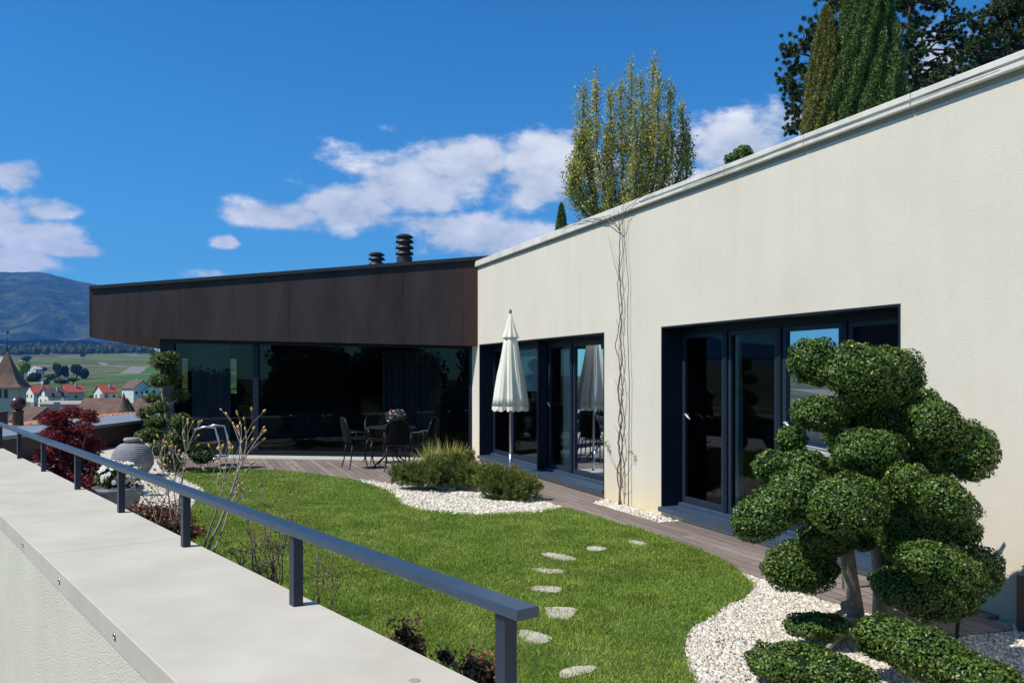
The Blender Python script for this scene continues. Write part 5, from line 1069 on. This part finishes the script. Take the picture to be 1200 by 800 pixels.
house('white gabled house with half red half dark roof above the large brown roof', 124, 468, 400, 8.5, 7, 3.4, 3.2, R(-38), white_w, red_r, 1, 2)
house('broad white house with brown roof right of the conical turret', 160, 464, 400, 10, 7.5, 3.8, 3.4, R(65), white_w, brown_r, 1, 3)
house('low white house at the pavilion corner half hidden by the pine pads', 181, 463, 390, 9, 9, 2.6, 2.2, R(20), white_w, dark_r, 1, 3)
house('old house with a large mossy brown tiled roof below the white gables', 124, 498, 150, 5.5, 7.0, 2.2, 2.3, R(88), cream_w, brown_r, 1, 2, eaves=.4)
house('old house with rounded brown roof beside the small cloud-pruned tree', 172, 494, 155, 4.2, 3.6, 1.6, 2.4, R(70), cream_w, brown_r, 1, 2, eaves=.4)
house('brown-roofed old house right behind the brown ball ornament', 40, 506, 150, 4.5, 5.6, 2.2, 2.0, R(80), cream_w, brown_r, 1, 2, eaves=.4)
house('narrow old house with sagging brown roof left of the maple top', 58, 503, 135, 3.6, 3.2, 1.8, 1.5, R(20), grey_w, brown_r, 1, 1, eaves=.3)
house('long pale grey flat-looking building behind the maple top', 78, 484, 250, 5, 13, 2.6, .8, R(88), grey_w, mat('pale_roof', (.30, .28, .25), .9), 1, 5, eaves=.2)
house('small dark-gabled house right of the maple top', 101, 499, 150, 2.6, 3, 1.6, 1.3, R(10), cream_w, dark_r, 1, 1, eaves=.3)
house('tiny white farmhouse beside the lime-green tree in the fields', 41, 436, 800, 10, 7, 3, 2, R(-20), white_w, mat('pale_roof2', (.5, .5, .5), .8), 1, 2)
house('tiny white shed below the lime-green tree', 52, 448, 600, 3.2, 3, 1.5, 1, R(-20), white_w, grey_w, 1, 1)
house('tiny white house at the far left edge of the fields', 4, 421, 1500, 12, 8, 4, 2, R(-20), white_w, brown_r, 1, 2)
def block():
    X, Y, z = D(185, 407, 2000); t = thing('apartment_block', 'distant white block among the trees under the left roof overhang', 'building', (X, Y, z)); k = MB(); k.box((X-8, Y, z-30), (X-2, Y+8, z+12)); k.box((X-2, Y+1, z-30), (X+6, Y+8, z+7)); k.build('wall', white_w, t)
    k = MB(); 
    for i in range(3): k.box((X-1, Y+.9, z+i*3), (X+5, Y+1.05, z+i*3+1.2))
    k.build('window', win_d, t)
block()
def turret():
    Y = 140; X, _, z = D(145, 481, Y); t = thing('conical_turret', 'small tower with a pointed brown conical roof beside the large brown roof', 'tower', (X, Y, z)); k = MB(); k.lathe([(.75, z-9), (.75, z+.15)], (X, Y, 0), 12); k.build('wall', cream_w, t)
    k = MB(); k.lathe([(1.05, z), (.75, z+.6), (.45, z+1.5), (.18, z+2.5), (.02, z+3.0)], (X, Y, 0), 12); k.build('roof', brown_r, t)
turret()
def church():
    Y = 200; X, _, ze = D(8.5, 453, Y); zt = D(8.5, 411, Y)[2]; g = float(height(X, Y)); t = thing('church_tower', 'stone church tower with a steep curved brown spire and weathercock', 'church tower', (X, Y, g)); s_ = 3.1
    M = Matrix.Translation((X, Y, 0)) @ Matrix.Rotation(R(12), 4, 'Z')
    k = MB(M); k.box((-s_, -s_, g-1), (s_, s_, ze+.2)); k.build('wall', cream_w, t)
    k = MB(M); vs = []; H = zt-ze; prof = [(4.3, 0), (3.5, .10), (2.7, .24), (2.0, .40), (1.35, .60), (.75, .80), (.1, 1.0)]
    for r, u_ in prof: vs += [(-r, -r, ze+H*u_-.15), (r, -r, ze+H*u_-.15), (r, r, ze+H*u_-.15), (-r, r, ze+H*u_-.15)]
    fs = [(3, 2, 1, 0), tuple(range(len(vs)-4, len(vs)))] + [(j*4+i, j*4+(i+1) % 4, (j+1)*4+(i+1) % 4, (j+1)*4+i) for j in range(len(prof)-1) for i in range(4)]
    k.add(vs, fs); k.build('spire', brown_r, t)
    for x in (-.55, .75): k = MB(M); k.box((x-.42, -s_-.05, ze-2.6), (x+.42, -s_+.02, ze-.6)); k.build('belfry_opening', win_d, t)
    k = MB(); k.tube([(X, Y, zt-.3), (X, Y, zt+5.0)], [.09, .04], 6); k.tube([(X-.7, Y, zt+3.4), (X+.7, Y, zt+3.4)], .05, 5); k.lathe([(0, zt+1.7), (.22, zt+1.95), (0, zt+2.2)], (X, Y, 0), 8); k.add([(X-.4, Y, zt+4.2), (X+.5, Y, zt+4.0), (X+.3, Y+.05, zt+4.7)], [(0, 1, 2)]); k.build('weathercock', blackm, t)
church()
def far_tree(label, px, py, rx, ry, Y, cols, name='field_tree', group=None, parent=None, n=1):
    X, _, z = D(px, py, Y); g = float(height(X, Y)); R_ = rx*Y/F; H_ = ry*Y/F; m = mat('far_leaf_%d_%d' % (int(cols[0][0]*1000), int(cols[0][1]*1000)), cols[0], .8, island=cols, spec=.1)
    t = thing(name, label, 'tree', (X, Y, g), group); cl = []
    for i in range(7):
        a = RNG.uniform(0, 6.28); q = RNG.uniform(.2, .55); cl.append(((X+R_*q*math.cos(a), Y+R_*q*math.sin(a)*.7, z+H_*RNG.uniform(-.45, .45)), (R_*.5, R_*.5, H_*.48)))
    cl.append(((X, Y, z), (R_*.6, R_*.6, H_*.7))); Vs = []; Fs = []; off = 0; mi = []
    for (c, r) in cl:
        V, Fq = leaves_arrays(*(lambda pn: (pn[0], pn[1]))(ell_points(c, r, 260, 0, .2, .2, .9)), max(R_*.13, Y*.0014)*RNG.uniform(.6, 1.3, 1)[0], .8, .9); Vs.append(V); Fs.append(Fq+off); off += len(V); mi += [0]*len(Fq)
        V, Fq = core_arrays(c, r, 0, .85, 8, 6); Vs.append(V); Fs.append(Fq+off); off += len(V); mi += [0]*len(Fq)
    rawmesh('crown', np.concatenate(Vs), np.concatenate(Fs), [m], t, mi=mi); k = MB(); k.tube([(X, Y, g-1), (X, Y, z)], [R_*.10+.1, R_*.06+.05], 6); k.build('trunk', mat('far_bark', (.06, .05, .04), .9), t)
DK = [(.014, .028, .014), (.022, .042, .018), (.03, .05, .02)]; MD = [(.04, .07, .02), (.06, .095, .025), (.08, .11, .03)]; LM = [(.20, .26, .02), (.28, .34, .03), (.16, .22, .02)]; PU = [(.10, .03, .035), (.07, .025, .03), (.09, .04, .03)]
far_tree('round lime-green tree right of the church spire', 27, 430, 9, 10, 700, LM)
far_tree('dark green tree below the lime-green tree', 40, 441, 10, 7, 680, DK)
far_tree('dark tree with two tops, left of the pair in the vineyards', 68, 432, 7, 10, 800, DK); far_tree('dark tree leaning right, right half of the left pair', 76, 435, 5, 8, 805, DK)
far_tree('dark spreading tree, right of the pair in the vineyards', 90, 433, 7.5, 9, 780, DK); far_tree('lower dark tree at the right edge of the right pair', 99, 438, 5.5, 8, 775, DK)
far_tree('dull purple tree behind the tiny white farmhouse', 51, 432.5, 6, 2.5, 900, PU)
for i, (px, py, rx, ry, Y) in enumerate([(60, 441, 8, 4, 700), (72, 446, 9, 3.5, 620), (86, 445, 8, 3, 640), (52, 453, 6, 3, 520), (97, 472, 5, 3, 380), (107, 467, 4, 4, 390), (143, 468, 5, 4, 385), (33, 458, 5, 5, 480), (30, 420, 6, 4, 1400), (97, 416, 3, 2, 1700), (179, 413, 3, 3.2, 1500), (55, 447, 5, 4, 560), (70, 480, 4, 3, 300), (112, 473, 5, 3, 300), (190, 470, 6, 5, 300), (20, 470, 6, 6, 350)]):
    nm = ['bush behind the purple tree', 'hedge tree under the left dark pair', 'hedge tree under the right dark pair', 'bush by the tiny white shed', 'garden bush right of the red-roofed gable', 'garden tree beside the cream gable', 'garden tree left of the broad brown roof', 'tree beside the church spire eaves', 'pale tree below the forest edge', 'lone small bush high in the fields', 'small tree under the roof overhang', 'shrub left of the farm lane', 'bush among old roofs behind the maple', 'bush above the large brown roof', 'tree by the pavilion corner', 'tree behind the church tower wall'][i]
    far_tree('mid-green ' + nm, px, py, rx, ry, Y, MD, group='trees and bushes between village and fields')
def forest():
    Vs = []; Fs = []; off = 0; rs = RNG; N_ = 900
    for i in range(N_):
        Y = rs.uniform(2050, 2550); m_ = rs.uniform(-.95, -.30); X = m_*Y; g = float(height(X, Y)); R_ = rs.uniform(6, 13); H_ = rs.uniform(8, 16)*(.7+.6*float(fbm(X, Y, 120, 2, 5)))
        p, nn = ell_points((X, Y, g+H_*.75), (R_, R_, H_*.8), 70, 0, .2, .2, .3); V, F4 = leaves_arrays(p, nn, 4.2*rs.uniform(.6, 1.3, len(p)), .8, .8); Vs.append(V); Fs.append(F4+off); off += len(V)
        V, F4 = core_arrays((X, Y, g+H_*.6), (R_, R_, H_*.85), 0, .9, 7, 5); Vs.append(V); Fs.append(F4+off); off += len(V)
    m = mat('forest_leaf', (.05, .075, .025), .9, spec=.1, var=(.10, .11, .035), vscale=.012, island=[(.025, .045, .018), (.06, .08, .025), (.10, .10, .035)]); tag(rawmesh('forest', np.concatenate(Vs), np.concatenate(Fs), m), 'belt of mixed spring woodland along the top of the vineyards', 'woodland', kind='stuff')
forest()

# dark trees standing beyond the parapet behind the viewpoint, mirrored in the pavilion glass
for (x, y, zc, rr, hh, nm) in ((-13.5, -8, 1.5, 2.4, 3.4, 'nearest the parapet'), (-18, -6.5, 2.2, 2.2, 4.4, 'tallest'), (-24, -4.5, .4, 2.6, 3.4, 'widest, farthest along the slope'), (-9.5, -12, 1.8, 2.6, 4.0, 'farthest back'), (-21, -12, 2.2, 2.8, 3.6, 'behind the others')):
    g = float(height(x, y)); t = thing('slope_tree', 'dark leafy tree below the terrace mirrored in the pavilion glass, ' + nm, 'tree', (x, y, g), 'trees mirrored in the pavilion glass'); m = mat('slope_leaf', (.03, .05, .02), .7, island=[(.02, .035, .012), (.04, .065, .02)])
    pad('crown', [((x + RNG.normal(0, rr*.35), y + RNG.normal(0, rr*.35), zc + RNG.uniform(-1, .6)*hh*.6), (rr*.6, rr*.6, hh*.42), 0) for _ in range(7)], .34, 22, m, t, thick=.35, core=.75); k = MB(); k.tube([(x, y, g-.3), (x, y, zc)], [.28, .15], 8); k.build('trunk', bark, t)
